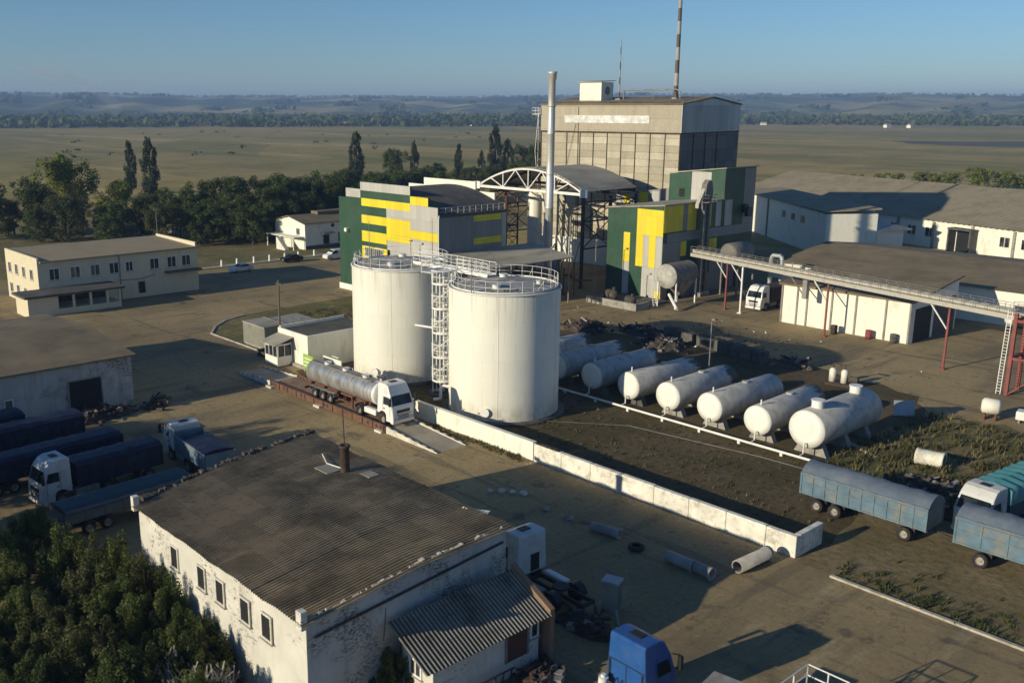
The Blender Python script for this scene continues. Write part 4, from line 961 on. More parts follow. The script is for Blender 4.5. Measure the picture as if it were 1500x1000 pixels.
t = thing('bucket_elevator', 'tall grey bucket elevator leg with hooded head against the process building', 'elevator', (-84.6,124.6))
b = MB()
for y in (-.55,.55): b.box(-.3,.3,y-.26,y+.26,.3,14.6)
for z in range(2,15,2): b.box(-.34,.34,-.85,.85,z,z+.1)
obj('leg_casing', b, M['elev'], t)
b = MB(); b.prism([(-.9,14.6),(.9,14.6),(.95,16),(.6,17.2),(-.1,17.5),(-.75,16.9),(-1.0,15.6)], 'x', -.45, .45); obj('head', b, M['elev'], t, bevel=.06)
b = MB(); b.prism([(-.9,15.4),(-.9,16.2),(-2.4,14.0),(-2.4,13.4)], 'x', -.28, .28); obj('discharge_chute', b, M['gal'], t)
b = MB(); b.box(.35,1.4,-1.5,1.5,14.2,14.28); rail_line(b, [(.35,-1.5,14.28),(1.4,-1.5,14.28),(1.4,1.5,14.28),(.35,1.5,14.28)], 1.05, .9, .03); obj('head_platform', b, M['steel'], t)
b = MB(); b.box(-.7,.7,-1.2,1.2,0,.6); obj('boot', b, M['steel'], t)

# horizontal drum bin on legs
t = thing('drum_bin', 'large horizontal drum bin on thin legs with hopper before the process building', 'bin', (-82.3,112.6))
r = 1.75; zc = 4.6
b = MB(); b.lathe([(0,0),(r,0),(r,5.2),(0,5.2)], (0,0,zc), 40, 'y', smooth=False)
for y in (.1,1.4,2.7,4,5.1): b.lathe([(r-.01,y-.06),(r+.05,y),(r-.01,y+.06)], (0,0,zc), 40, 'y')
obj('drum', b, M['elev'], t)
b = MB(); b.lathe([(0,-.02),(r*.985,-.015),(r*.985,.0)], (0,0,zc), 40, 'y'); obj('front_disc', b, M['htank'], t)
b = MB(); 
for y0, y1 in ((1.2,5.0),):
    vs = [(-1.6,y0,zc-.8),(1.6,y0,zc-.8),(1.6,y1,zc-.8),(-1.6,y1,zc-.8),(-.4,y0+1.5,1.6),(.4,y0+1.5,1.6),(.4,y1-1.5,1.6),(-.4,y1-1.5,1.6)]
    b.add(vs, [(0,1,5,4),(1,2,6,5),(2,3,7,6),(3,0,4,7),(4,5,6,7)])
obj('hopper', b, M['steel'], t)
for x in (-1.55,1.55):
    for y in (.25,4.9):
        b = MB(); b.box(x-.09,x+.09,y-.09,y+.09,0,zc-.6); obj('leg', b, M['white_steel'], t)
b = MB(); b.bar((-1.2,-.4,.1), (-2.6,.2,4.6), .06); b.bar((-1.7,-.5,.1), (-3.0,.1,4.6), .06)
for q in range(13): 
    f = (q+.5)/13; b.bar((-1.2-1.4*f,-.4+.6*f,.1+4.5*f), (-1.7-1.3*f,-.5+.6*f,.1+4.5*f), .045)
obj('ladder', b, M['white_steel'], t)
b = MB(); b.cyl((0,.8,1.9), (2.6,-.8,.35), .22, n=12); obj('screw_spout', b, M['white_steel'], t)
b = MB(); b.box(-92.8,-83.6,107.6,108.0,0,1.0); b.box(-84.0,-83.6,108.002,110.6,0,.98)
tag(obj('low_concrete_wall', b, M['concrete']), 'low concrete wall in front of the process building', 'wall')
b = MB(); b.box(-92.6,-84.2,108.2,115.9,0,.35); tag(obj('concrete_pad', b, M['concrete_dark']), 'dark concrete pad behind the low wall by the drum bin', 'slab')
for i, (x, y, s, lab) in enumerate(((-89.6,109.6,1.0,'grey machine lump on the pad behind the low concrete wall'), (-85.8,109.2,.8,'small dark machine on the pad beside the drum bin'))):
    b = MB(); b.lathe([(0,-1*s),(.7*s,-1*s),(.8*s,-.6*s),(.8*s,.5*s),(.45*s,.9*s),(0,1*s)], (0,0,.9*s), 16, 'x'); b.box(-.9*s,.9*s,-.7*s,.7*s,0,.25); b.cyl((.3*s,0,1.5*s), (.3*s,0,2.1*s), .25*s, n=10)
    tag(obj('machine', b, M['scrap']), lab, 'machine').location = (x, y, .352)
b = MB(); b.tube([(-98.6,109,3.0),(-97.2,109,3.4),(-96.6,109,2.6),(-93.4,109.4,2.9)], .16, 8); b.cyl((-98.6,109,0), (-98.6,109,4.2), .12, n=8); b.cyl((-97.4,110,0), (-97.4,110,5.2), .08, n=8)
b.bar((-98.8,109,0), (-103,112,7), .1); b.bar((-98.2,109,0), (-100,114,7.5), .1)
tag(obj('pipe_rack', b, M['rust']), 'rusty pipe stand with bent white pipe left of the process building', 'pipe rack')
def lamp_post(x, y, h, lab):
    b = MB(); b.cyl((0,0,0), (0,0,h), .09, .06, n=8); b.bar((0,0,h-.1), (.5,-.4,h+.35), .05); b.box(.35,.75,-.6,-.2,h+.3,h+.45)
    tag(obj('lamp_post', b, M['steel']), lab, 'lamp post').location = (x, y, 0)
lamp_post(-93.8,110.6,8.5,'slim lamp post before the green front of the process building')
lamp_post(-91.5,98.5,8.8,'slim pale lamp post on the earth behind the nearer tall tank')
lamp_post(-54.5,82.5,7.0,'thin pole standing behind the row of horizontal tanks')
lamp_post(-182.,82.,8,'slim dark lamp post by the trees behind the office')
lamp_post(-106.5,85.5,9.3,'lamp on thin post before the production hall front')

# ------------------------------------------------------------------ conveyor gallery
t = thing('conveyor_gallery', 'long pale conveyor gallery on red posts running across the yard', 'conveyor', (-58,112))
p0 = Vector((-83.4,120.5,7.05)); p1 = Vector((-28.5,104.4,7.6)); d = (p1-p0); side = Vector((-d.y,d.x,0)).normalized()
b = MB(); b.bar(p0, p1, 1.3, .1)
for s_ in (-.62,.62): b.bar(p0+side*s_+Vector((0,0,-.22)), p1+side*s_+Vector((0,0,-.22)), .1, .4)
obj('walkway', b, M['gal'], t, True)
b = MB(); b.bar(p0+side*.1+Vector((0,0,.32)), p1+side*.1+Vector((0,0,.32)), .62, .42)
n = 40
for i in range(n+1):
    c = p0+d*(i/n)+side*.1; b.bar(c+Vector((0,0,.06)), c+Vector((0,0,.56)), .72, .09)
obj('belt_casing', b, M['gal'], t, True)
b = MB(); rail_line(b, [tuple(p0-side*.62+Vector((0,0,.05))), tuple(p1-side*.62+Vector((0,0,.05)))], 1.0, 1.35, .03, (.5,)); obj('railing', b, M['steel'], t, True)
b = MB(); rail_line(b, [tuple(p0+side*.62+Vector((0,0,.05))), tuple(p1+side*.62+Vector((0,0,.05)))], 1.0, 1.35, .03, (.5,)); obj('railing', b, M['steel'], t, True)
for q, m in ((.13,'red_steel'),(.185,'white_steel'),(.455,'red_steel'),(.755,'red_steel')):
    c = p0+d*q; b = MB(); 
    b.bar((c.x,c.y,0), tuple(c+Vector((0,0,-.05))), .2); b.box(c.x-.3,c.x+.3,c.y-.3,c.y+.3,0,.15); b.bar(tuple(c+side*.6+Vector((0,0,-.45))), tuple(c-side*.6+Vector((0,0,-.45))), .14)
    obj('post', b, M[m], t, True)
    b = MB(); b.bar((c.x,c.y,4.4), tuple(c-d*.045+Vector((0,0,-.35))), .12); obj('strut', b, M['white_steel'], t, True)
c = p0+d*.39; b = MB(); b.box(c.x-.3,c.x+.3,c.y-.3,c.y+.3,4.2,6.6); b.bar((c.x,c.y,4.3), tuple(c-d*.05+Vector((0,0,-.4))), .12); obj('drop_chute', b, M['steel'], t, True)
t = thing('conveyor_drive_house', 'red steel frame tower at the right end of the conveyor gallery', 'frame tower', (-31.6,104.5))
b = MB()
for x in (-2,2):
    for y in (-1.5,1.5): b.box(x-.17,x+.17,y-.17,y+.17,0,8.4)
for z in (3.8,7.6):
    for y in (-1.5,1.5): b.bar((-2,y,z), (2,y,z), .25)
    for x in (-2,2): b.bar((x,-1.5,z), (x,1.5,z), .25)
b.bar((-2,-1.5,0), (2,-1.5,3.8), .12); b.bar((2,1.5,0), (2,-1.5,3.8), .12); obj('frame', b, M['red_steel'], t)
b = MB(); b.box(-2.3,2.3,-1.8,1.8,8.402,8.5); rail_line(b, [(-2.3,-1.8,8.5),(2.3,-1.8,8.5),(2.3,1.8,8.5)], 1.05, 1.1, .03); obj('platform', b, M['steel'], t)
b = MB(); b.bar((-2.5,-1.6,0), (-2.35,-1.6,8.6), .06); b.bar((-2.9,-1.6,0), (-2.75,-1.6,8.6), .06)
for q in range(26): b.bar((-2.5+.006*q,-1.6,.3+q*.32), (-2.9+.006*q,-1.6,.3+q*.32), .04)
obj('ladder', b, M['white_steel'], t)

# ------------------------------------------------------------------ sheds on the right
t = thing('white_shed', 'flat white shed with grey-brown roof and dark open end under the conveyor', 'shed', (-58,124))
b = MB(); b.prism([(117,0),(130,0),(130,6.75),(117,5.1)], 'x', -66.8, -49.6); obj('wall', b, M['white_wall'], t, True)
b = MB(); b.prism([(116.6,5.11),(130.5,6.85),(130.5,7.05),(116.6,5.35)], 'x', -67.1, -49.2); obj('roof', b, M['roof_brown'], t, True)
for x in (-66.8,-64.6,-63.2,-59.8,-56.6,-52.8,-49.85):
    b = MB(); b.box(x,x+.22,116.86,116.998,0,5.05); obj('rib', b, M['steel'], t, True)
b = MB(); b.box(-49.598,-49.56,118,122.6,0,4.2); obj('door', b, M['dark'], t, True)
b = MB(); b.box(-49.598,-49.56,123.4,129.6,0,4.6); obj('shutter', b, M['concrete_dark'], t, True)
t = thing('long_shed', 'long brown-roofed low shed behind the white shed', 'shed', (-55,146))
b = MB(); b.prism([(-79,0),(-30,0),(-30,4.6),(-79,4.6)], 'y', 137.0, 168.0); obj('wall', b, M['white_wall'], t, True)
b = MB(); b.prism([(136.5,4.6),(168.5,4.6),(152,6.4)], 'x', -79.5, -29.5); obj('roof', b, M['roof_brown'], t, True)
for x in (-45,-40,-36): door(t, '-y', 137.0, x, x+2.2, .02, 2.8)
for x in (-75,-71,-67): win(t, '-y', 137.0, x, x+1.6, 1.6, 3.2)
t = thing('silo_frame_head', 'pale rectangular duct loop above the shed behind the conveyor', 'duct', (-75.5,130))
b = MB(); b.tube([(-.9,0,0),(-.9,0,6.0),(-.7,0,6.6),(.7,0,6.6),(.9,0,6.0),(.9,0,0)], .32, 10); b.box(-.9,.9,-.3,.3,3.4,3.8); obj('duct', b, M['tin'], t)
for i, (x, y, lab) in enumerate(((-81.6,126.5,'round grey silo with domed white end beside the process building'),)):
    b = MB(); b.lathe([(0,0),(1.3,.05),(1.5,.3),(1.5,4.8),(1.2,5.0),(0,5.2)], (0,0,6.6), 32, 'y'); 
    for yy in (.8,5): 
        for xx in (-1.4,1.4): b.box(xx-.12,xx+.12,yy-.12,yy+.12,0,5.2)
    tag(obj('raised_tank', b, M['elev']), 'raised grey drum tank on legs behind the conveyor left end', 'tank').location = (x, y, 0)
t = thing('grey_annex', 'shaded grey building with three small windows between process building and warehouse', 'building', (-103,184))
P0 = Vector((-119.,197.)); P1 = Vector((-92.5,176.)); dd = (P1-P0).normalized(); nn = Vector((-dd.y, dd.x))
t.location = (P1.x,P1.y,0); t.rotation_euler = (0,0,math.atan2(dd.y,dd.x)); L = (P1-P0).length
b = MB(); b.prism([(-L-16,0),(0,0),(0,8.1),(-L-16,8.6)], 'y', 0, 10); obj('wall', b, M['white_wall'], t)
b = MB(); b.prism([(-.5,8.45),(10.5,8.9),(10.5,9.2),(-.5,8.62)], 'x', -L-16.3, .3); obj('roof', b, M['roof_ware'], t)
for x in (-24,-19,-14.6,-9): win(t, '-y', 0.0, 0, 1, 0, 1) if 0 else None
for x in (-22,-17,-12):
    w = MB(); w.box(x,x+1.8,-.06,-.004,5.4,6.6); f = obj('window', w, M['glass'], t)
    w = MB(); w.box(x-.1,x+1.9,-.12,-.002,5.25,5.38); obj('sill', w, M['concrete'], f)
b = MB(); b.box(-30.2,-29.9,-.3,0,0,8.3); obj('drainpipe', b, M['steel'], t)

WA = 18
t = thing('long_warehouse', 'very long white warehouse with high sloping grey-brown roof', 'warehouse', (-64,197.5), -WA)
b = MB(); b.box(-86,60,0,44,0,5.6); obj('wall', b, M['white_wall'], t)
b = MB(); b.sheet((-87,-.8,5.6), (148,0,0), (0,22.8,5.6), (0,-.24,1), 1.2, .05, per=4); b.sheet((-87,44.8,5.6), (148,0,0), (0,-22.8,5.6), (0,.24,1), 1.2, .05, per=4); obj('roof', b, M['roof_ware'], t)
b = MB(); b.prism([(0,5.6),(44,5.6),(22,11)], 'x', 59.8, 60); obj('gable', b, M['white_wall'], t)
b = MB(); b.prism([(0,5.6),(44,5.6),(22,11)], 'x', -86, -85.8); obj('gable', b, M['white_wall'], t)
for x in range(-84, 60, 9):
    b = MB(); b.box(x-.25,x+.25,-.35,-.002,0,5.3); obj('buttress', b, M['concrete'], t)
for x in (-41,-15.5,12,36):
    d_ = MB(); d_.box(x,x+4.2,-.06,-.004,0,4.2); o = obj('door', d_, M['dark'], t)
    d_ = MB(); d_.box(x-.6,x+4.8,-2.2,-.01,4.5,4.8); d_.box(x-.5,x-.2,-2.1,-.1,0,4.5); d_.box(x+4.4,x+4.7,-2.1,-.1,0,4.5); obj('porch', d_, M['concrete_dark'], o)
for x in (-32,-27.5,-23,-6,-1.5,4.5,22,28):
    w = MB(); w.box(x,x+2,-.05,-.004,2.2,4.0); f = obj('window', w, M['glass'], t)
    w = MB(); w.box(x-.1,x+2.1,-.12,-.002,2.05,2.18); w.box(x+.95,x+1.05,-.08,-.052,2.2,4.0); obj('window_frame', w, M['white_steel'], f)
t = thing('loading_kiosk', 'small white kiosk with light roof and thin stack before the warehouse', 'kiosk', (-92.3,188), -WA)
b = MB(); b.box(-4.6,5.2,0,7,0,4.4); obj('wall', b, M['white_wall'], t)
b = MB(); b.prism([(-.6,4.41),(8.6,4.41),(8.6,4.6),(4,5.7),(-.6,4.6)], 'x', -5.2, 5.8); obj('roof', b, M['tin'], t)
for x in (-3.6,-.6,2.4):
    w = MB(); w.box(x,x+1.8,-.05,-.004,1.6,3.2); obj('window', w, M['glass'], t)
b = MB(); b.cyl((0,4,5.4), (0,4,8.4), .22, n=10); obj('stack', b, M['tin'], t)
for i, (x, y, m, lab) in enumerate(((-38,226,'tank','white round tank beyond the warehouse roof'),(-31,224,'red_steel','red box tank beyond the warehouse roof'))):
    b = MB(); b.lathe([(0,0),(2,0),(2,12.6),(1.4,13.2),(0,13.3)], n=20) if i == 0 else (b.box(-2,2,-2,2,0,12.6), b.box(-2.2,2.2,-2.2,2.2,12.6,12.9))
    tag(obj('yard_tank', b, M[m]), lab, 'tank').location = (x, y, 0)

# ------------------------------------------------------------------ office, left store, far houses
t = thing('office_building', 'two-storey cream office block with a flat brown roof at the far left', 'office building', (-149,57))
b = MB(); b.box(-153.6,-139.6,44.8,69.2,0,6.6); obj('wall', b, M['cream_wall'], t, True)
b = MB(); b.box(-153.6,-139.6,44.8,45.1,6.602,7.3); b.box(-153.6,-139.6,68.9,69.2,6.602,7.5); b.box(-153.6,-153.3,45.102,68.898,6.602,7.2); obj('parapet', b, M['cream_wall'], t, True)
b = MB(); b.prism([(-139.2,6.62),(-153.28,6.62),(-153.28,7.15),(-150,7.1),(-139.2,6.85)], 'y', 45.12, 68.88); obj('roof', b, M['roof_office'], t, True)
for y in (46.3,49.3,52.2,55.0,61.3,64.1,66.5): win(t, '+x', -139.6, y, y+1.5, 4.0, 5.7, 1)
for y in (57.5,): win(t, '+x', -139.6, y, y+.0+1.2, 4.1, 5.6, 1)
for x in (-152.4,-149.4,-146.2,-142.9): 
    win(t, '-y', 44.8, x, x+1.3, 3.9, 5.5, 1); win(t, '-y', 44.8, x, x+1.3, .9, 2.4, 1)
door(t, '+x', -139.6, 59.4, 60.3, .6, 2.3, 'dark')
b = MB(); b.box(-139.598,-138.4,63.6,69.3,3.25,3.5); obj('entrance_canopy', b, M['roof_dark'], t, True)
b = MB(); b.cyl((-139.5,56.6,0), (-139.5,56.6,6.6), .08, n=8); b.tube([(-139.5,56.6,2.9),(-139.5,60,2.8),(-139.5,62,3.2)], .05); obj('drainpipe', b, M['steel'], t, True)
t = thing('office_annex', 'low flat-roofed porch annex with square openings along the cream office', 'annex', (-136,46))
b = MB(); b.box(-139.55,-134.6,41.5,45.6,0,2.7); b.box(-139.55,-134.6,45.602,54.5,0,.8); b.box(-139.55,-139.2,45.602,54.5,.802,2.7)
for y in (47.6,50,52.4,54.2): b.box(-134.95,-134.6,y,y+.3,.802,2.7)
obj('wall', b, M['cream_wall'], t, True)
b = MB(); b.box(-139.56,-134.1,41.0,55.0,2.702,3.0); obj('roof', b, M['roof_dark'], t, True)
b = MB(); b.box(-139.19,-139.1,45.8,54.4,.85,2.6); obj('back_glazing', b, M['glass'], t, True)

t = thing('long_store', 'long store with flaking white wall, dark doorway and grey-brown roof at the left', 'building', (-100,24))
b = MB(); b.box(-112,-88.3,-14,36.2,0,4.7); obj('wall', b, M['brick_grey'], t, True)
b = MB(); b.prism([(-112.5,4.75),(-100,5.6),(-87.9,4.75),(-87.9,4.9),(-100,5.8),(-112.5,4.9)], 'y', -14.5, 36.6); obj('roof', b, M['roof_brown'], t, True)
b = MB()
for q in range(40): y = -14+q*1.26+rnd.uniform(-.2,.2); b.box(-88.45,-88.15,y,y+rnd.uniform(.5,1.1),4.702,4.75+rnd.uniform(0,.1))
obj('broken_cornice', b, M['brick_grey'], t, True)
door(t, '+x', -88.3, 30.1, 33.1, .02, 3.2, 'dark'); 
for y in (24.3,18,12): win(t, '+x', -88.3, y, y+.8, 1.7, 2.6, 0)
t = thing('white_cottage', 'small white house with brown roof and barred windows beside the back road', 'house', (-170,112))
b = MB(); b.prism([(-176.5,0),(-165.2,0),(-165.2,5.2),(-170.8,6.2),(-176.5,5.2)], 'y', 105.5, 121.5); obj('wall', b, M['white_wall'], t, True)
b = MB(); b.box(-165.198,-165.1,105.6,121.5,.05,.75); obj('dark_plinth', b, M['roof_dark'], t, True)
b = MB(); b.prism([(-177,5.15),(-170.8,6.35),(-164.7,5.15),(-164.7,5.3),(-170.8,6.52),(-177,5.3)], 'y', 105, 122); obj('roof', b, M['roof_brown'], t, True)
b = MB(); b.box(-172,-169.6,111.5,122,6.35,6.95); obj('roof_monitor', b, M['roof_brown'], t, True)
door(t, '+x', -165.2, 109.9, 111.2, .8, 2.6, 'dark'); 
b = MB(); b.box(-165.19,-164.2,109.2,112.2,3.0,3.15); obj('door_hood', b, M['concrete'], t, True)
for y in (113.4,114.5,115.6,116.7,117.8,118.9): win(t, '+x', -165.2, y, y+.75, 1.0, 3.1, 0)
for y in (112.2,115.6,118.6): 
    w = MB(); w.cyl((-165.22,y,4.5), (-165.16,y,4.5), .4, n=14); obj('round_vent', w, M['dark'], t, True)
win(t, '-y', 105.5, -168.4, -167.0, 2.8, 4.2); 
b = MB(); b.box(-176.3,-165.5,103,105.4,2.5,2.65)
for x in (-176,-171,-166): b.box(x,x+.2,103.1,103.3,0,2.5)
for q in range(9): b.box(-170.5+q*.35,-170.1+q*.35,102.0,103.0,.0,2.4-q*.26)
obj('porch_stair', b, M['white_wall'], t, True)
t = thing('garden_house', 'long white house wall glimpsed among the trees behind the office', 'house', (-206,104), 0)
b = MB(); b.prism([(-4,0),(4,0),(4,4),(0,6),(-4,4)], 'y', -7, 7); obj('wall', b, M['white_wall'], t)
b = MB(); b.prism([(-4.5,3.9),(0,6.2),(4.5,3.9),(4.5,4.05),(0,6.4),(-4.5,4.05)], 'y', -7.4, 7.4); obj('roof', b, M['roof_grey'], t)

# ------------------------------------------------------------------ foreground workshop
t = thing('workshop', 'near workshop with flaking white walls and big brown corrugated roof', 'workshop', (-43,27))
A = [(-33.3,20.6),(-50.6,20.5),(-54.7,34.5),(-34.6,34.2)]
b = MB()
vs = [(x,y,0) for x, y in A]+[(x,y,5.85) for x, y in A]; mf = (-33.95,27.4,6.15); mbk = (-52.65,27.5,6.15)
vs += [mf, mbk]
b.add(vs, [(0,1,5,4),(2,3,7,6),(1,2,6,9,5),(4,5,9,8),(8,9,6,7),(0,3,2,1)], 0)
b.add([vs[i] for i in (3,0,4,8,7)], [(0,1,2,3,4)], 1)
obj('wall', b, [M['brick_white'], M['brick_grey']], t, True)
# the roof: two gently sloping corrugated leaves
b = MB(); per = 6; npw = 88*per; rows = [(0.,(-33.0,20.25,5.93),(-50.75,20.15,5.93)), (.5,(-33.62,27.4,6.24),(-52.8,27.5,6.24)), (1.,(-34.3,34.6,5.93),(-54.95,34.9,5.93))]
vs = []; jit = [random.Random(700+c).uniform(-.03,.03) for c in range(40)]
for _, p, q in rows:
    for i in range(npw+1):
        f = i/npw; z = .042*math.sin(2*math.pi*i/per) + jit[int(f*16)+int(_*2)*7] + .03*math.sin(f*23)+.02*math.sin(f*61+_*5)
        vs.append((p[0]+(q[0]-p[0])*f, p[1]+(q[1]-p[1])*f, p[2]+z))
k = npw+1; b.add(vs, [(j*k+i,j*k+i+1,(j+1)*k+i+1,(j+1)*k+i) for j in range(2) for i in range(npw)], 0, True)
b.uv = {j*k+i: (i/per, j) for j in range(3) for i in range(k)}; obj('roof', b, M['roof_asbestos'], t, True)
for (x, wd) in ((-43.1,.9),(-41.1,.9),(-38.6,.95),(-36.6,.95),(-46.2,.9)): win(t, '-y', 20.52, x-wd/2, x+wd/2, 3.6, 4.95, 0, 'brick_white', 'dark')
b = MB(); rr = random.Random(5)
for q in range(34):
    f = q/34; x = -33.32-1.3*f; y = 20.6+13.6*f; z = 5.9+.27*(1-abs(2*f-1))
    if rr.random() < .8: b.bar((x-.1,y,z+rr.uniform(-.05,.03)), (x-.1+rr.uniform(-.05,.05),y+rr.uniform(.1,.4),z+rr.uniform(-.05,.06)), rr.uniform(.1,.26), rr.uniform(.06,.2))
b.box(-33.62,-33.2,20.3,20.62,5.6,6.5); b.box(-50.9,-50.55,20.2,20.55,5.6,6.45); obj('broken_parapet', b, M['brick_white'], t, True)
b = MB(); b.bar((-33.24,21.0,5.05), (-34.5,33.9,5.2), .05, .12); b.bar((-33.22,24.8,3.4), (-33.26,25,5.05), .03); obj('cable_run', b, M['rust_dark'], t, True)
b = MB(); rr = random.Random(9)
for q in range(60):
    f = rr.random()**.8; p = Vector((-51,20.6,5.9)).lerp(Vector((-54.9,34.8,5.9)), f); z = 5.95+.27*(1-abs(2*f-1))
    b.box(p.x-rr.uniform(0,.3),p.x+rr.uniform(.05,.4),p.y,p.y+rr.uniform(.1,.4),z-.05,z+rr.uniform(.05,.2))
obj('rubble_edge', b, M['scrap'], t, True)
b = MB(); b.lathe([(.3,0),(.3,1.7),(.36,1.72),(.36,1.85),(.2,1.85),(.2,1.4)], (0,0,0), n=16); b.cyl((0,0,1.8), (-.1,0,4.1), .035, n=6); b.bar((-.4,0,3.9), (.25,0,4.0), .04)
o = tag(obj('roof_flue', b, M['rust_dark']), 'dark round flue pipe with thin aerial on the workshop roof', 'flue'); o.location = (-46.8,32.2,5.95)
for q in ((-48.4,-47.0,31.0,32.0,6.12,6.17),(-46.0,-45.0,32.7,33.5,6.03,6.08)):
    b = MB(); b.box(*q); obj('roof_patch', b, M['roof_grey'], t, True)
b = MB(); b.tube([(-46.9,32.2,6.2),(-48.5,32.0,6.17),(-50.2,32.8,6.12)], .04); obj('roof_wire', b, M['white_steel'], t, True)
b = MB(); b.prism([(-38.2,34.35),(-36.6,34.35),(-36.9,35.2)], 'z', 5.8, 5.86); b.bar((-38.2,34.3,5.9),(-36.6,34.9,5.5),.1); obj('loose_sheet', b, M['white_wall'], t, True)

t = thing('lean_to', 'small white lean-to with dark corrugated roof against the workshop end', 'lean-to', (-32,29))
b = MB(); b.prism([(-33.2,0),(-30.9,0),(-30.9,2.75),(-33.2,4.0)], 'y', 25.9, 33.0); obj('wall', b, M['brick_white'], t, True)
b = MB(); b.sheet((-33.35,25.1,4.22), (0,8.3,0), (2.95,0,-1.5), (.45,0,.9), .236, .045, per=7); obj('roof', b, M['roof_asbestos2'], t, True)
b = MB(); b.prism([(-33.4,0),(-30.5,0),(-30.5,3.0),(-33.4,4.5)], 'y', 33.42, 33.75); obj('brick_firewall', b, M['brick_red'], t, True)
door(t, '+x', -30.9, 30.7, 32.1, .9, 2.45, 'brown_door'); win(t, '+x', -30.9, 32.35, 32.95, 1.6, 2.45, 0)
win(t, '-y', 25.9, -32.6, -31.7, 1.6, 2.5, 1)
b = MB()
for q in range(9): b.bar((-30.4,26+q*.55,.1), (-30.2,26+q*.55,1.0), .06)
b.bar((-30.4,26,1.0), (-30.2,30.6,1.05), .07); b.bar((-30.4,26,.5), (-30.2,30.6,.5), .07); obj('low_fence', b, M['rust_dark'], t, True)

# ------------------------------------------------------------------ parked lorries
def box_body(t, m, x0, x1, w, z0, z1, ribs=0, tarp=None, ridge=.5, dirtband=None, name='cargo_box'):
    b = MB(); b.box(x0,x1,-w,w,z0,z1)
    if ribs:
        n = max(2, int((x1-x0)/ribs))
        for i in range(n+1):
            x = x0+(x1-x0)*i/n
            for s_ in (-1,1): b.box(x-.06,x+.06,s_*w,s_*(w+.06),z0,z1)
        for s_ in (-1,1):
            for z in (z0+.05,(z0+z1)/2,z1-.12): b.box(x0,x1,s_*w,s_*(w+.045),z,z+.09)
    o = obj(name, b, m, t)
    if tarp:
        b = MB(); n = max(4, int((x1-x0)/.6)); vs = []; rr = random.Random(int(x1*10)); cs = 7
        for i in range(n+1):
            x = x0-.05+(x1-x0+.1)*i/n; sag = .10*(i % 2)+rr.uniform(-.03,.05)
            for j in range(cs):
                u = -1+2*j/(cs-1); vs.append((x, u*(w+.09), z1+.06+(ridge-sag)*max(0,1-abs(u)**(1.5 if ridge > .3 else 4))-(.25 if abs(u) == 1 else 0)))
        b.add(vs, [(i*cs+j,i*cs+j+1,(i+1)*cs+j+1,(i+1)*cs+j) for i in range(n) for j in range(cs-1)], 0, True)
        for e in (0, n): b.add([vs[e*cs+j] for j in range(cs)], [list(range(cs))])
        obj('tarpaulin', b, tarp, t)
    return o
def axles(t, xs, w=1.0, wd=.36, r=.48):
    for x in xs:
        for y in (-w, w): wheel(t, x, y, r, wd)
def trailer(lab, loc, rz, L, z0, z1, m, tarp, axs, group=None, ribs=.85, ridge=.5):
    t = thing('cargo_trailer', lab, 'trailer', loc, rz, group)
    box_body(t, m, -L/2, L/2, 1.25, z0, z1, ribs, tarp, ridge)
    b = MB()
    for y in (-.5,.5): b.box(-L/2+.1,L/2-.1,y-.06,y+.06,z0-.28,z0-.002)
    for x in axs: b.box(x-.06,x+.06,-1.0,1.0,.42,.56); b.box(x-.5,x+.5,-.62,-.5,.5,z0-.25); b.box(x-.5,x+.5,.5,.62,.5,z0-.25)
    b.bar((L/2,0,z0-.2), (L/2+1.6,0,.7), .12); obj('chassis', b, M['chassis'], t)
    axles(t, axs)
    return t
trailer('faded blue ribbed trailer with grey-blue cover parked beyond the long wall', (-28.1,62.9), 0, 8.8, 1.15, 2.75, M['trailer_blue'], M['tarp_grey'], (-3.2,-1.85,3.0), 'blue trailers on the dirt strip', ridge=.6)
trailer('blue trailer with smoother paler sides, cut by the right edge, before the teal lorry', (-17.2,62.6), 0, 9.2, 1.2, 3.0, M['trailer_blue'], M['tarp_grey'], (-3.0,2.4,3.7), 'blue trailers on the dirt strip', ribs=1.5, ridge=.55)
t = thing('teal_lorry', 'white-cabbed lorry with teal striped tarpaulin body behind the blue trailers', 'lorry', (-22.4,65.4), -97)
tractor(t, M['truck_dirty'], 3.5)
b = MB(); b.box(-10.5,-2.5,-1.25,1.25,1.15,2.2)
obj('sideboard', b, M['teal_dark'], t)
b = MB(); vs = []; n = 40
for i in range(n+1):
    x = -10.55+8.1*i/n; h_ = 3.35+.09*math.sin(i*math.pi/2.5)
    for (y, z) in ((-1.28,2.2),(-1.27,h_-.15),(-1.1,h_),(0,h_+.16),(1.1,h_),(1.27,h_-.15),(1.28,2.2)): vs.append((x,y,z))
b.add(vs, [(i*7+j,i*7+j+1,(i+1)*7+j+1,(i+1)*7+j) for i in range(n) for j in range(6)], 0, True)
b.add([vs[j] for j in range(7)], [list(range(7))]); b.add([vs[n*7+j] for j in range(7)], [list(range(7))]); obj('tarpaulin', b, M['teal'], t)
axles(t, (-9.2,)); 
t = thing('white_lorry', 'white lorry with dark body parked by the white shed under the conveyor', 'lorry', (-73.0,120.3), -90)
tractor(t, M['truck_white'], 3.5); box_body(t, M['rust_dark'], -9.5, -2.6, 1.25, 1.1, 3.1, .9)
t = thing('blue_tractor', 'bright blue lorry cab with high roof at the bottom of the picture', 'lorry', (-25.3,35.45), 88)
tractor(t, M['truck_blue'], 3.72)
b = MB(); b.box(-2.28,-2.262,-.02,.0,1.1,2.3); b.box(-2.28,-2.258,-1.1,1.1,2.35,2.39)
for y in (-1.0,1.0): b.box(-2.3,-2.26,y-.05,y+.05,1.2,2.3)
obj('rear_seams', b, M['black_plastic'], t)
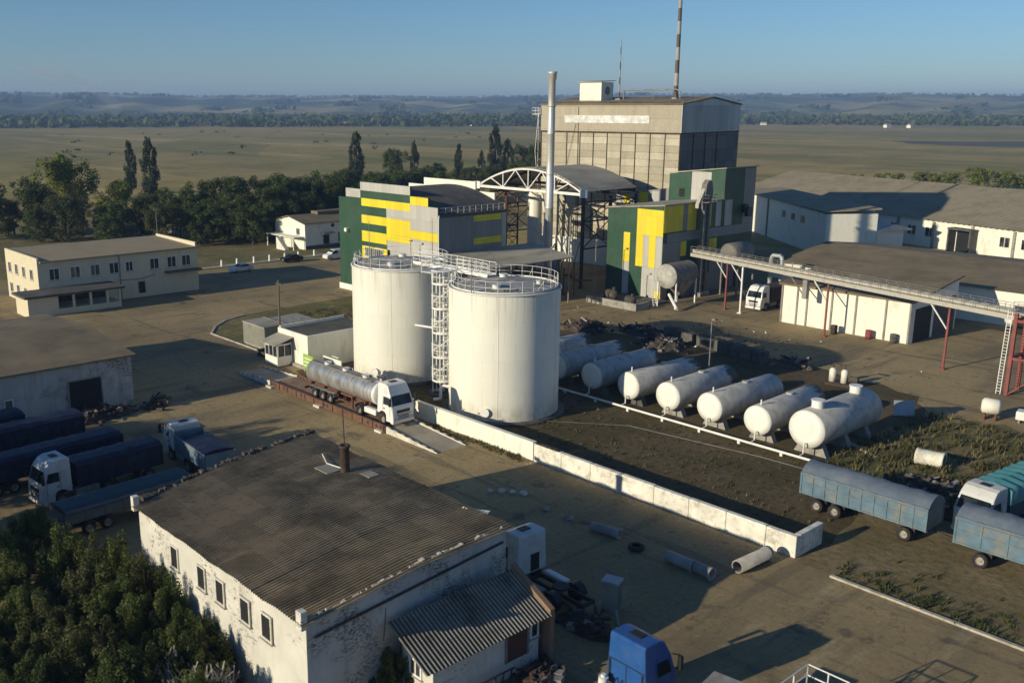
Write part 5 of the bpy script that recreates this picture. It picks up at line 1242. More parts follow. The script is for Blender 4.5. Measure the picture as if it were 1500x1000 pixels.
b = MB(); b.cyl((-2.75,.95,.6), (-2.75,.95,1.5), .24, n=16); b.cyl((-2.75,.95,1.5), (-2.75,.95,1.65), .12, n=12); obj('air_tank', b, M['white_steel'], t)
b = MB(); 
for q in range(3): b.tube([(-2.3,.5-.3*q,1.5),(-2.7,.45-.3*q,1.1),(-3.1,.4-.3*q,1.15)], .03)
obj('air_hoses', b, M['black_plastic'], t)
t = thing('white_chassis_lorry', 'white lorry cab with bare chassis parked beside the workshop corner', 'lorry', (-39.0,38.6), 178)
tractor(t, M['truck_dirty'], 3.55, 4.6)
b = MB(); b.box(-2.27,-2.255,-.6,.1,1.1,2.2); obj('rear_opening', b, M['dark'], t)
t = thing('shaded_lorry', 'lorry with pale cab and navy covered body standing in the dark left yard', 'lorry', (-68.6,20.3), -86)
tractor(t, M['truck_dirty'], 3.5); box_body(t, M['navy'], -9.4, -2.7, 1.25, 1.1, 2.75, .9, M['navy'], .15); axles(t, (-8.3,))
t = thing('open_tipper', 'blue tipper lorry with open load bed and navy cover in the left yard', 'lorry', (-72.6,33.2), 176)
tractor(t, M['truck_dirty'], 3.1, 2.6); 
b = MB(); b.box(-8.8,-2.6,-1.25,-1.17,1.2,2.5); b.box(-8.8,-2.6,1.17,1.25,1.2,2.5); b.box(-8.8,-8.72,-1.17,1.17,1.2,2.5); b.box(-2.68,-2.6,-1.17,1.17,1.2,2.7); b.box(-8.7,-2.7,-1.16,1.16,1.15,1.25)
obj('load_bed', b, M['trailer_blue'], t)
b = MB(); b.prism([(-1.2,2.55),(-.4,2.75),(.5,2.7),(1.2,2.55),(1.2,2.45),(-1.2,2.45)], 'x', -8.5, -4.6); obj('tarpaulin', b, M['navy'], t); axles(t, (-7.2,))
trailer('low teal trailer with grey side boards, nearest in the shaded left yard', (-62.9,24.6), 94, 9.5, 1.1, 2.0, M['board_grey'], M['teal_dark'], (-3.2,-1.9,3.0), 'trailers in the shaded left yard', 1.3, .12)
trailer('navy covered trailer between the lorry with pale cab and the long store', (-73.6,22.8), 94, 11.5, 1.1, 2.6, M['navy'], M['navy'], (-4.2,-2.9,3.6), 'trailers in the shaded left yard', .9, .18)
trailer('navy covered trailer closest to the long store wall', (-79.6,22.2), 92, 11, 1.1, 2.9, M['navy'], M['navy'], (-4,-2.7,3.5), 'trailers in the shaded left yard', .9, .15)
trailer('short navy trailer in front of the dark doorway, partly cut by the left edge', (-83.4,20.6), 91, 7, 1.1, 2.9, M['navy'], M['navy'], (-2,2), 'trailers in the shaded left yard', .9, .15)

# cars on the back road
def car(name, lab, loc, rz, paint, van=False):
    t = thing(name, lab, 'van' if van else 'car', loc, rz)
    if van: pr = [(0,.3),(0,.75),(-.15,.95),(-.95,1.15),(-1.6,1.75),(-1.9,1.85),(-4.1,1.83),(-4.25,1.6),(-4.3,.3)]
    else: pr = [(0,.3),(0,.65),(-.2,.82),(-1.2,.95),(-1.9,1.38),(-2.3,1.45),(-3.1,1.42),(-3.7,1.0),(-4.2,.95),(-4.3,.7),(-4.3,.3)]
    b = MB(); b.prism(pr, 'y', -1, 1, f=lambda tt, u, w: tt*(.86-max(0,w-.9)*.16)); obj('body', b, paint, t, bevel=.05)
    b = MB()
    if van: g = [(-1.0,1.18),(-1.55,1.68),(-2.4,1.68),(-2.4,1.15)]
    else: g = [(-1.3,.98),(-1.95,1.33),(-3.05,1.34),(-3.55,1.02)]
    for s_ in (-1,1): b.prism(g, 'y', 0, 1, f=lambda tt, u, w: s_*((.86-max(0,w-.9)*.16)+(.008 if tt else -.02)))
    obj('side_window', b, M['glass_blue'], t)
    b = MB(); a0, a1 = ((-.99,1.16),(-1.58,1.72)) if van else ((-1.24,.985),(-1.86,1.36))
    b.add([(a0[0],-.74,a0[1]+.02),(a0[0],.74,a0[1]+.02),(a1[0],.68,a1[1]+.02),(a1[0],-.68,a1[1]+.02)], [(0,1,2,3)]); obj('windscreen', b, M['glass_blue'], t)
    for x in (-.85,-3.35):
        for y in (-.76,.76): wheel(t, x, y, .31, .2)
    for y in (-.6,.6):
        b = MB(); b.box(-.04,.015,y-.15,y+.15,.55,.7); obj('headlight', b, M['lamp'], t)
    return t
car('parked_van', 'small white van parked by the green corner of the production hall', (-151.6,101.0), -92, M['truck_white'], True)
car('parked_car', 'silver-white saloon car on the back road behind the office', (-150.2,80.4), -88, M['truck_white'])
car('dark_car', 'dark saloon car half hidden by shade beside the kerb posts', (-154.0,93.0), -90, M['black_plastic'])

# ------------------------------------------------------------------ yard clutter
def conc_pipe(p, q, r, lab, m='pipe_conc'):
    p = Vector(p); q = Vector(q); L = (q-p).length; b = MB(); b.lathe([(r*.8,0),(r,0),(r,L*.88),(r*1.12,L*.9),(r*1.12,L),(r*.8,L),(r*.8,0)], n=24, axis='x')
    o = tag(obj('concrete_pipe', b, M[m]), lab, 'pipe', 'concrete pipes lying in the yard'); o.location = (p.x,p.y,r*1.1); o.rotation_euler = (0,0,math.atan2(q.y-p.y,q.x-p.x))
conc_pipe((-39.7,47.4,0), (-37.6,47.8,0), .33, 'short grey concrete pipe lying left of the lone tyre')
conc_pipe((-33.5,47.5,0), (-31.5,47.5,0), .37, 'longer pale concrete pipe right of the lone tyre')
conc_pipe((-31.45,47.55,0), (-30.2,47.5,0), .37, 'stub of concrete pipe butted against the longer pale pipe')
conc_pipe((-29.7,49.4,0), (-29.5,52.6,0), .42, 'dark concrete pipe at the end of the long white wall')
b = MB(); b.lathe([(.28,-.14),(.46,-.16),(.52,-.08),(.52,.08),(.46,.16),(.28,.14)], (0,0,.16), 26); tag(obj('tyre', b, M['rubber']), 'lone black tyre lying flat on the asphalt between concrete pipes', 'tyre').location = (-35.9,47.4,0)
def stone(lab, x, y, s, seed, m='concrete'):
    r = random.Random(seed); b = MB(); b.lathe([(0,0),(s*.8,.0),(s,s*.4),(s*.7,s*.9),(0,s)], n=9)
    b.v = [(v[0]*r.uniform(.75,1.2),v[1]*r.uniform(.75,1.2),v[2]*r.uniform(.8,1.1)) for v in b.v]; b.s = [False]*len(b.s)
    tag(obj('stone', b, M[m]), lab, 'stone').location = (x, y, 0)
stone('rough grey stone on the asphalt left of the short concrete pipe', -42.0, 47.6, .34, 1); stone('small dark stone on the asphalt nearest the loose white sheet', -44.1, 47.5, .3, 2)
for i, (x, y) in enumerate(((-49.2,46.9),(-48.6,47.5),(-47.9,48.0),(-47.2,48.4))):
    stone(['first','second','third','fourth'][i]+' from the left of the pale rubble lumps beyond the workshop roof', x, y, .25+.06*(i % 2), 10+i, 'kerb_white')
t = thing('steel_cabinet', 'grey-green steel cabinet standing in the shade right of the lean-to', 'cabinet', (-32.0,40.2), 20)
b = MB(); b.box(-.45,.45,-.4,.4,0,1.75); obj('body', b, M['container'], t)
b = MB(); b.box(-.52,.52,-.47,.47,1.752,1.86); obj('lid', b, M['tin'], t)
b = MB(); b.box(.452,.475,-.34,.34,.1,1.65); b.box(.476,.5,.2,.26,.8,1.0); obj('door', b, M['board_grey'], t)
def heap(lab, x, y, sx, sy, h, seed, m='scrap', n=46):
    r = random.Random(seed); b = MB()
    k = 14; vs = [(sx*.5*(1-.08*r.random())*math.cos(2*math.pi*i/k)*q, sy*.5*math.sin(2*math.pi*i/k)*q, hh*h*r.uniform(.6,1.1)) for q, hh in ((1,0),(.7,.4),(.35,.62)) for i in range(k)]+[(0,0,h*.6)]
    b.add(vs, [(j*k+i,j*k+(i+1) % k,(j+1)*k+(i+1) % k,(j+1)*k+i) for j in range(2) for i in range(k)]+[(2*k+i,2*k+(i+1) % k,3*k) for i in range(k)])
    for q in range(n):
        px, py = r.gauss(0,sx*.24), r.gauss(0,sy*.24); z = max(.05, h*.65*(1-(px/sx*1.8)**2-(py/sy*1.8)**2)); a = r.uniform(0,6.3); L = r.uniform(.3,1.4); tp = r.random(); mi = r.choice((0,0,1,2))
        p = Vector((px,py,z)); q_ = p+Vector((math.cos(a)*L,math.sin(a)*L,r.uniform(-.3,.5)))
        q_.z = max(.05, q_.z)
        if tp < .4: b.bar(p, q_, r.uniform(.05,.2), r.uniform(.05,.3), mi)
        elif tp < .65: b.cyl(p, q_, r.uniform(.05,.22), n=9, mi=mi)
        else:
            s = r.uniform(.15,.5); b.bar(p, p+Vector((s,s*.4,r.uniform(0,.2))), s, s*.7, mi)
    o = tag(obj('scrap_heap', b, [M[m], M['rust_dark'], M['steel']]), lab, 'scrap heap'); o.location = (x, y, 0)
heap('dark oily scrap heap just right of the nearer tall tank', -80.5, 93.5, 7, 4.5, 1.7, 1, 'rust_dark', 60)
heap('long low dark scrap heap behind the shaded horizontal tanks', -74.5, 97.5, 8, 4, 1.2, 2, 'rust_dark', 70)
heap('brown scrap heap in the middle of the dark yard behind the horizontal tanks', -68.6, 93.5, 6, 4, 1.6, 3, 'scrap', 70)
heap('scrap heap with pale lumps at the right end of the block row', -53.2, 97.0, 3.6, 2.6, 1.4, 4, 'scrap', 50)
heap('jumble of machine parts in the dark by the lean-to door', -29.4, 31.8, 3.0, 2.4, .9, 5, 'rust_dark', 50)
heap('dark scrap behind the white lorry chassis', -31.6, 37.6, 4.2, 2.2, .9, 6, 'rust_dark', 50)
heap('dark scrap strewn along the long store wall by the doorway', -85.9, 31.2, 3, 9, 1.3, 7, 'rust_dark', 90)
heap('small pale scrap heap at the corner of the long store', -86.2, 37.6, 2.6, 2.2, 1.0, 8, 'scrap', 40)
heap('jumbled scrap behind the blue ribbed trailer', -27.8, 71.5, 6, 3.2, 1.0, 9, 'scrap', 80)
heap('twisted dark scrap between blue trailer and teal lorry', -25.6, 68.5, 3, 3, .9, 10, 'rust_dark', 50)
blk = None
for i in range(9):
    x = -70.6+i*1.75; y = 98.1-.28*i; lab = ['first','second','third','fourth','fifth','sixth','seventh','eighth','ninth'][i]+' from the left of the dark concrete blocks behind the horizontal tanks'
    if not blk:
        b = MB(); b.box(-.72,.72,-.6,.6,0,1.35); b.box(-.5,-.3,-.62,.62,1.352,1.42); b.box(.3,.5,-.62,.62,1.352,1.42)
        blk = solo('concrete_block', b, M['concrete_dark'], lab, 'block', (x,y), group='row of dark concrete blocks', bevel=.04)
    else: dup(blk, (x,y+rnd.uniform(-.3,.3)), rnd.uniform(-8,8), lab)
for i, (x, y, m, lab) in enumerate(((-54.2,116.2,'red_steel','red oil drum against the white shed wall'),(-58.4,115.6,'rust_dark','dark oil drum by the white shed wall'),(-51.2,116.4,'concrete_dark','grey drum near the open end of the white shed'))):
    b = MB(); b.lathe([(0,0),(.4,0),(.4,.3),(.43,.33),(.4,.36),(.4,.7),(.43,.73),(.4,.76),(.4,1.1),(0,1.08)], n=20); tag(obj('drum', b, M[m]), lab, 'drum').location = (x,y,0)
t = thing('cut_barrel', 'white steel barrel on a stand in the weeds at the right', 'barrel', (-31.6,93.6), 15)
b = MB(); b.lathe([(0,-.8),(.5,-.78),(.72,-.6),(.72,.6),(.5,.78),(0,.8)], (0,0,1.25), 24, 'x'); obj('drum', b, M['tank'], t)
for x in (-.45,.45):
    b = MB(); b.box(x-.08,x+.08,-.5,.5,0,.75); obj('leg', b, M['rust'], t)
t = thing('white_trough', 'white trough cut by the right edge of the picture near the weeds', 'trough', (-28.6,95.0), 10)
b = MB(); b.box(-1.2,1.2,-.6,.6,.3,1.1); obj('tub', b, M['white_steel'], t, bevel=.08)
for x in (-.9,.9):
    b = MB(); b.box(x-.08,x+.08,-.5,.5,0,.3); obj('leg', b, M['steel'], t)
b = MB(); b.lathe([(.52,0),(.66,0),(.66,.15),(.62,.2),(.62,1.9),(.68,1.95),(.68,2.1),(.5,2.1)], n=24, axis='x'); o = tag(obj('pipe_section', b, M['tank']), 'white drum-like pipe section lying behind the blue ribbed trailer', 'pipe'); o.location = (-31.0,77.0,.68); o.rotation_euler = (0,0,R(8))
b = MB(); b.box(-.9,.9,-.05,.05,.1,1.5); b.bar((-.7,0,.1), (-.7,.8,.0), .08); b.bar((.7,0,.1), (.7,.8,.0), .08); o = tag(obj('leaning_panel', b, M['tin']), 'pale sheet panel propped up on the grass right of the largest horizontal tank', 'panel'); o.location = (-37.1,88.4,0); o.rotation_euler = (R(-18),0,R(40))
t = thing('pump_skid', 'white pump set with two upright pots beyond the largest horizontal tank', 'pump', (-46.0,94.0), 10)
b = MB(); b.box(-1.6,1.6,-.7,.7,0,.3); obj('base_frame', b, M['rust_dark'], t)
for x in (-1.1,.1):
    b = MB(); b.lathe([(0,.3),(.35,.3),(.35,1.5),(.2,1.7),(0,1.75)], (x,0,0), 16); obj('pot', b, M['tank'], t)
b = MB(); b.cyl((.6,0,.75), (1.5,0,.75), .35, n=16); b.tube([(-1.1,0,1.7),(-1.1,0,2.2),(.1,0,2.2),(.1,0,1.7)], .08, 8); obj('motor', b, M['scrap'], t)
b = MB(); b.bar((-39.6,79,.1), (-33.6,75.6,.1), .3, .16); tag(obj('plank', b, M['kerb']), 'long pale plank lying in the grass by the largest horizontal tank', 'plank')
t = thing('fuel_bowser', 'grey tank with white railing frame and ladder at the bottom edge', 'tank', (-18.3,36.9), 0)
b = MB(); b.lathe([(0,-1.9),(.6,-1.88),(.95,-1.7),(.95,1.7),(.6,1.88),(0,1.9)], (0,0,1.3), 32, 'y'); obj('tank', b, M['htank'], t)
for y in (-1.1,1.1):
    b = MB(); b.box(-.7,.7,y-.12,y+.12,0,.6); obj('cradle', b, M['steel'], t)
b = MB(); rail_line(b, [(-1.0,-1.8,1.9),(-1.0,1.9,1.9),(1.0,1.9,1.9),(1.0,-1.8,1.9),(-1.0,-1.8,1.9)], 1.1, 1.2, .035, (.5,)); obj('railing', b, M['white_steel'], t)
b = MB(); b.cyl((0,0,2.2), (0,0,2.5), .3, n=16); b.cyl((.1,.8,2.2),(.1,.8,2.7),.06,n=8); obj('hatch', b, M['white_steel'], t)
b = MB()
for s_ in (-.25,.25): b.bar((-1.9,-.6+s_,0), (-1.05,-.6+s_,2.9), .06)
for q in range(9): b.bar((-1.9+.85*q/9,-.85,.2+2.9*q/9), (-1.9+.85*q/9,-.35,.2+2.9*q/9), .045)
obj('ladder', b, M['white_steel'], t)
t = thing('concrete_hut', 'small concrete hut with pale slab roof at the bottom beside the blue lorry cab', 'hut', (-21.4,35.2), 8)
b = MB(); b.box(-.75,.75,-.8,.8,0,2.15); obj('wall', b, M['concrete'], t)
b = MB(); b.box(-.9,.9,-.95,.95,2.152,2.32); obj('roof', b, M['concrete'], t)
b = MB(); b.box(.752,.78,-.4,.4,.05,1.8); obj('door', b, M['rust'], t)

# ------------------------------------------------------------------ vegetation
def leaf_mesh(name, m, seed, kind, h, w, n, ls):
    """crown of small leaf faces gathered in clumps through its volume"""
    r = random.Random(seed); cl = []
    if kind == 'poplar':
        for i in range(64):
            f = r.random()**.85; z = h*(.10+.9*f); rad = w*.5*min(1, f*4+.35)*min(1, (1.04-f)*2.6)**.7
            a = r.uniform(0, 6.283); q = rad*r.uniform(.35,1.0); cl.append((q*math.cos(a), q*math.sin(a), z, w*.17*(1.1-.6*f), 2.4))
        cl.append((0,0,h*.95,w*.08,3.2)); cl.append((w*.12,.1,h*.9,w*.08,3.)); cl.append((-w*.1,.2,h*.86,w*.09,3.))
    elif kind == 'bush':
        for i in range(70):
            a = r.uniform(0, 6.283); q = w*.5*math.sqrt(r.random()); top = h*(1-.55*(q/(w*.5))**2)*r.uniform(.55,1.05)
            cl.append((q*math.cos(a), q*math.sin(a), top*r.uniform(.45,1.0), w*.075*r.uniform(.7,1.4), 2.0))
    else:
        lobes = [(r.uniform(-.28,.28)*w, r.uniform(-.28,.28)*w, h*r.uniform(.22,.8), w*r.uniform(.2,.36)) for _ in range(9)]+[(0,0,h*.6,w*.36),(0,0,h*.3,w*.38)]
        for i in range(110):
            L = r.choice(lobes); a = r.uniform(0,6.283); c = r.uniform(-.75,1); s = math.sqrt(1-c*c); q = L[3]*r.uniform(.65,1.05)
            z = min(h*.97, L[2]+q*c*.95)
            if z < h*.05: z = h*r.uniform(.06,.35)
            cl.append((L[0]+q*s*math.cos(a), L[1]+q*s*math.sin(a), z, w*r.uniform(.07,.135), 1.))
    vs = []; fs = []; tot = sum(c[3]**2 for c in cl)
    for (cx, cy, cz, cr, st) in cl:
        for _ in range(max(4, int(n*cr*cr/tot))):
            p = Vector((r.gauss(0,1), r.gauss(0,1), r.gauss(0,1))).normalized()*cr*(r.random()**.4); p.z *= st
            nm = (p.normalized()+Vector((r.gauss(0,.6),r.gauss(0,.6),r.gauss(0,.6)+.25))).normalized()
            u = nm.orthogonal().normalized(); ang = r.uniform(0,6.283); v = nm.cross(u); u, v = u*math.cos(ang)+v*math.sin(ang), v*math.cos(ang)-u*math.sin(ang)
            s = ls*r.uniform(.6,1.3); c = Vector((cx,cy,cz))+p; k = len(vs)
            vs += [c-u*s*.9, c+v*s*.42, c+u*s, c-v*s*.42+nm*s*.15]; fs.append((k,k+1,k+2,k+3))
    me = bpy.data.meshes.new(name); me.from_pydata([tuple(v) for v in vs], [], fs); me.materials.append(m); return me
def trunk_mesh(kind, h, w, seed):
    r = random.Random(seed); b = MB()
    if kind == 'bush':
        for q in range(7):
            a = r.uniform(0,6.3); b.cyl((.15*math.cos(a),.15*math.sin(a),0), (w*.28*math.cos(a),w*.28*math.sin(a),h*r.uniform(.55,.85)), .06, .015, n=6)
    else:
        t0 = h*.5 if kind != 'poplar' else h*.9; rr = h*.018+.08
        b.cyl((0,0,-.1), (0,0,t0), rr, rr*.35, n=9)
        for q in range(9):
            z = h*(.15+.06*q) if kind != 'poplar' else h*(.1+.08*q); a = q*2.4+r.random(); L = w*(.34 if kind != 'poplar' else .2)
            if z < t0: b.cyl((0,0,z), (L*math.cos(a),L*math.sin(a),z+L*(.9 if kind != 'poplar' else 2.4)), rr*.4, rr*.1, n=6)
    return b
protos = {}
def tree_proto(key, kind, m, h, w, n, ls, seed):
    me = leaf_mesh(key+'_leaves', M[m], seed, kind, h, w, n, ls); tb = trunk_mesh(kind, h, w, seed)
    tm_ = bpy.data.meshes.new(key+'_trunk'); tm_.from_pydata(tb.v, [], tb.f); tm_.materials.append(M['bark'])
    protos[key] = (me, tm_, h, w)
def plant(name, cat, key, loc, h, lab, group=None, wid=1., rz=0):
    me, tm_, ph, pw = protos[key]; s = h/ph
    t = thing(name, lab, cat, (loc[0], loc[1], loc[2] if len(loc) > 2 else 0), rz, group); t.scale = (s*wid, s*wid, s)
    c = bpy.data.objects.new('crown', me); COL.objects.link(c); c.parent = t
    k = bpy.data.objects.new('trunk', tm_); COL.objects.link(k); k.parent = t
    return t
ORD = ['first','second','third','fourth','fifth','sixth','seventh','eighth','ninth','tenth','eleventh','twelfth','thirteenth','fourteenth','fifteenth','sixteenth','seventeenth','eighteenth','nineteenth','twentieth','twenty-first','twenty-second','twenty-third','twenty-fourth','twenty-fifth']+['twenty-'+q for q in ('sixth','seventh','eighth','ninth')]+['thirtieth']+['thirty-'+q for q in ('first','second','third','fourth','fifth','sixth','seventh','eighth','ninth')]
for i in range(4): tree_proto('broad%d' % i, 'broad', ['leaf_dark','leaf_mid','leaf_olive','leaf_dark'][i], 12, 9.5, 12000, .24, 20+i)
for i in range(2): tree_proto('poplar%d' % i, 'poplar', 'leaf_poplar', 18, 4.4, 6500, .30, 40+i)
for i in range(4): tree_proto('bush%d' % i, 'bush', ['leaf_bush','leaf_bush','leaf_olive','leaf_dark'][i], 5, 4.6, 15000, .11, 60+i)
tree_proto('scrub', 'broad', 'leaf_mid', 6, 7, 3500, .3, 80)

# broad trees behind the office (left to right in the picture)
bt = [(-224,62,14.5,1,.95),(-228,69,8,0,1.3),(-229,76,13.5,3,1.),(-220,79,18,1,.95),(-216,88,12,1,1.1),(-206,82,8.5,1,1.2),(-203.6,88,9.5,0,1.2),(-212,97,11,3,1.1),(-190,87,9,2,1.2),(-197,94,11.5,3,1.1),(-199,102,12.5,0,1.),(-186,93,9.5,3,1.2),(-195,107,13,0,1.),(-187,102,10.5,2,1.1),(-178,101,10.5,3,1.1),(-195,115,14.5,3,.9),(-185,109,11.5,0,1.1),(-197,123,12,0,1.1),(-188,118,11,3,1.1),(-201,128,14,3,1.),(-192,131,12,0,1.1),(-204,136,12.5,3,1.1),(-207,144,12.5,0,1.1),(-196,142,12,3,1.2)]
bt += [(-208,74,10,2,1.2),(-214,70,8,0,1.3),(-200,80,8,3,1.3),(-183,98,9,0,1.3),(-190,98,10,3,1.3),(-181,108,9,0,1.3),(-192,122,10,3,1.3),(-183,116,9,0,1.3),(-198,132,10,0,1.3),(-190,138,10,3,1.3),(-200,148,10,0,1.3)]
bt.sort(key=lambda q: math.atan2(q[1], q[0]), reverse=True)
for i, (x, y, h, k, wd) in enumerate(bt):
    plant('broadleaf_tree', 'tree', 'broad%d' % k, (x,y), h, ORD[i]+' from the left of the leafy trees behind the cream office', 'leafy trees behind the office', wd, i*67)
bt2 = [(-210,158,11,0),(-214,166,12,3),(-216,178,11,0),(-222,190,11,3),(-226,204,10,0),(-232,220,10.5,3),(-236,235,10,0),(-240,250,11,3)]
for i, (x, y, h, k) in enumerate(bt2):
    plant('broadleaf_tree', 'tree', 'broad%d' % k, (x,y), h, ORD[i]+' from the left of the dark trees showing over the production hall roof', 'dark trees beyond the production hall', 1.2, i*51)
pp = [(-310,131.7,17.2,'left one of the two poplars standing above the trees at the left',1.0),(-273.3,122.2,19,'right and taller one of the two poplars above the trees at the left',1.15),
      (-284.2,203.9,19.2,'lone tall poplar rising over the left end of the production hall',1.25),(-270.8,219.3,16,'slim poplar right of a bushy tree, over the production hall',.9),
      (-277,246.2,14.5,'short slim poplar alone, over the white rear parapet of the hall',1.0),(-268.2,256.4,21,'tallest poplar, just left of the chimney',1.15),(-265.6,260.5,16,'poplar hugging the right side of the tallest poplar',1.3),(-271,252,12,'small poplar hugging the left side of the tallest poplar',1.)]
for i, (x, y, h, lab, wd) in enumerate(pp): plant('poplar_tree', 'tree', 'poplar%d' % (i % 2), (x,y), h, lab, 'poplars beyond the factory', wd, i*40)
plant('broadleaf_tree', 'tree', 'broad0', (-263.8,205.5), 14.2, 'bushy tree between the lone poplar and the slim poplar, over the hall', None, .8)
plant('broadleaf_tree', 'tree', 'broad3', (-262,268), 16.5, 'broad dark tree just left of the concrete tower', None, .9, 30)
plant('broadleaf_tree', 'tree', 'broad3', (-258,217), 10, 'low dark tree right of the slim poplar over the hall', None, 1.2, 70)
rb = [(-176,354,4.6),(-168,356,5.2),(-163,357,6),(-157,364,6.6),(-151,363,6.2),(-146,365,6.8),(-139,371,9),(-133,374,8),(-129,378,6)]
for i, (x, y, h) in enumerate([(x, y, h*.72) for x, y, h in rb]): plant('shrub', 'shrub', 'scrub', (x,y), h, ORD[i]+' from the left of the shrubs beyond the long warehouse roof', 'shrubs beyond the warehouse', 1.25, i*77)
# bushes by the workshop, near left
fb = [(-56.9,14.2,6.6,1),(-54.8,17.6,6.6,0),(-52.6,19.0,6.0,2),(-54.5,14.4,6.2,0),(-50.2,17.4,5.9,2),(-50.8,13.8,5.8,1),(-47.6,17.6,5.7,0),(-47.2,13.9,5.6,2),(-44.9,17.8,4.9,0),(-44.0,14.6,5.2,2),(-42.4,17.9,4.4,1),(-41.0,15.4,4.8,3),(-40.2,18.2,3.8,0),(-43.5,11.6,4.6,3),(-46.8,10.8,5.0,1),(-50.6,10.6,5.4,2)]
fb = [(x, y, h*f, k) for (x, y, h, k), f in zip(fb, (.62,.6,.68,.55,.7,.6,.66,.72,.74,.8,.7,.85,.8,.72,.62,.6))]+[(-58.5,15.5,3.4,1),(-60.5,17.5,3.8,1),(-50.2,19.2,4.4,1),(-47.6,19.3,4.2,2),(-45,19.2,3.9,0),(-42.4,19.3,3.6,1),(-40.2,19.2,3.2,2),(-37.6,17.4,3.0,0)]
fb.sort(key=lambda q: math.atan2(q[1], q[0]), reverse=True)
for i, (x, y, h, k) in enumerate(fb): plant('tall_bush', 'bush', 'bush%d' % k, (x,y), h, ORD[i]+' from the left of the tall bushes beside the near workshop', 'tall bushes beside the workshop', .95, i*63)
plant('tall_bush', 'bush', 'bush1', (-33.4,25.2), 3.2, 'dark bush against the workshop end wall, left of the lean-to', None, .8)
# big trees just outside the left edge; their shade fills the left yard
for i, (x, y, h) in enumerate(((-62,6,11),(-69,4,12),(-77,3,12),(-84,2,11))):
    plant('broadleaf_tree', 'tree', 'broad%d' % (i % 4), (x,y), h, 'big leafy tree shading the parked trailers from the left', 'trees shading the left yard', 1.1, i*50)
def tufts(name, area, n, m, ls, hh, seed, z=.02):
    """scattered low leaf tufts: ground cover"""
    r = random.Random(seed); vs = []; fs = []
    for _ in range(n):
        x, y = area(r)
        k0 = r.randint(5, 12); sz = ls*r.uniform(.5,1.5)
        for q in range(k0):
            a = r.uniform(0,6.3); d = Vector((math.cos(a),math.sin(a),r.uniform(.5,2.))).normalized()*sz*hh; s_ = Vector((-math.sin(a),math.cos(a),0))*sz*.16
            p = Vector((x+r.gauss(0,sz*.5), y+r.gauss(0,sz*.5), z)); k = len(vs); vs += [p-s_, p+s_, p+d+s_*.3, p+d-s_*.3]; fs.append((k,k+1,k+2,k+3))
    me = bpy.data.meshes.new(name); me.from_pydata([tuple(v) for v in vs], [], fs); me.materials.append(M[m])
    o = bpy.data.objects.new(name, me); COL.objects.link(o); o['kind'] = 'stuff'; o['label'] = name.replace('_', ' '); return o
def pebbles(name, area, n, s0, seed, m='pipe_conc'):
    r = random.Random(seed); b = MB()
    for _ in range(n):
        x, y = area(r); s = s0*r.uniform(.4,1.6)**1.5; p = [(x+s*r.uniform(.6,1.2)*math.cos(q*1.257+r.random()*.6), y+s*r.uniform(.6,1.2)*math.sin(q*1.257+r.random()*.6), .01) for q in range(5)]
        b.add(p+[(x+r.uniform(-.3,.3)*s, y+r.uniform(-.3,.3)*s, .01+s*r.uniform(.5,1.1))], [(q,(q+1) % 5,5) for q in range(5)])
    return struct(name, b, M[m], 'stuff')
U = lambda r, a, b: r.uniform(a, b)
pebbles('yard_gravel', lambda r: (U(r,-66,-12), U(r,36,53.6)), 1300, .028, 31, 'scrap')
pebbles('back_yard_rubble', lambda r: (r.gauss(-68,9), r.gauss(100,5)), 700, .1, 32, 'scrap')
pebbles('pale_litter', lambda r: (r.gauss(-66,12), r.gauss(102,5)), 45, .11, 33, 'white_wall')
pebbles('wall_foot_rubble', lambda r: (U(r,-60,-29), 53.7-abs(r.gauss(0,.35))), 420, .05, 34, 'kerb')
pebbles('weighbridge_grit', lambda r: (U(r,-96,-52), U(r,40,57)), 600, .035, 35, 'scrap')
tufts('verge_weeds', lambda r: (U(r,-36,-24), U(r,70,91)), 520, 'weed', .34, 1.3, 1)
tufts('kerb_weeds', lambda r: (U(r,-26,2), 53.6+abs(r.gauss(0,1.6))), 330, 'leaf_olive', .22, 1.2, 2)
tufts('tank_yard_weeds', lambda r: (U(r,-86,-29), U(r,54.6,71)), 1100, 'weed', .17, 1.0, 3)
tufts('island_grass', lambda r: (U(r,-114,-90), U(r,62,86)), 900, 'weed', .24, 1.0, 4)
tufts('workshop_weeds', lambda r: (U(r,-55,-33.8), U(r,9,20.2)), 1500, 'leaf_olive', .3, 1.6, 5)
tufts('dry_plumes', lambda r: (r.gauss(-38.6,1.2), r.gauss(17.6,.7)), 60, 'flower', .4, 2.2, 6, 1.0)
tufts('ramp_weeds', lambda r: (U(r,-64,-52), U(r,53.0,53.9)), 160, 'weed', .2, 1.0, 7)

# distant village wood: reads as one mass
r = random.Random(99); vs = []; fs = []
def blob(x, y, z, h, w, k):
    for _ in range(k):
        p = Vector((r.gauss(0,.36)*w, r.gauss(0,.36)*w, h*(.12+.85*r.random()**1.2))); nm = Vector((r.gauss(0,1),r.gauss(0,1),r.gauss(0,.7)+.4)).normalized()
        u = nm.orthogonal().normalized(); v = nm.cross(u); s = w*r.uniform(.14,.3); c = Vector((x,y,z))+p; q = len(vs)
        vs.extend([tuple(c-u*s), tuple(c+v*s*.8), tuple(c+u*s), tuple(c-v*s*.8)]); fs.append((q,q+1,q+2,q+3))
for _ in range(2600):
    a = R(139+r.uniform(-36,28)); f = r.random(); d = 1430+900*f**1.2
    if math.degrees(a) < 124 and d < 1650: d += 350
    z = hillz(d, a) if d > 1900 else 0
    blob(d*math.cos(a), d*math.sin(a), z, r.uniform(7,15), r.uniform(10,20), 13)
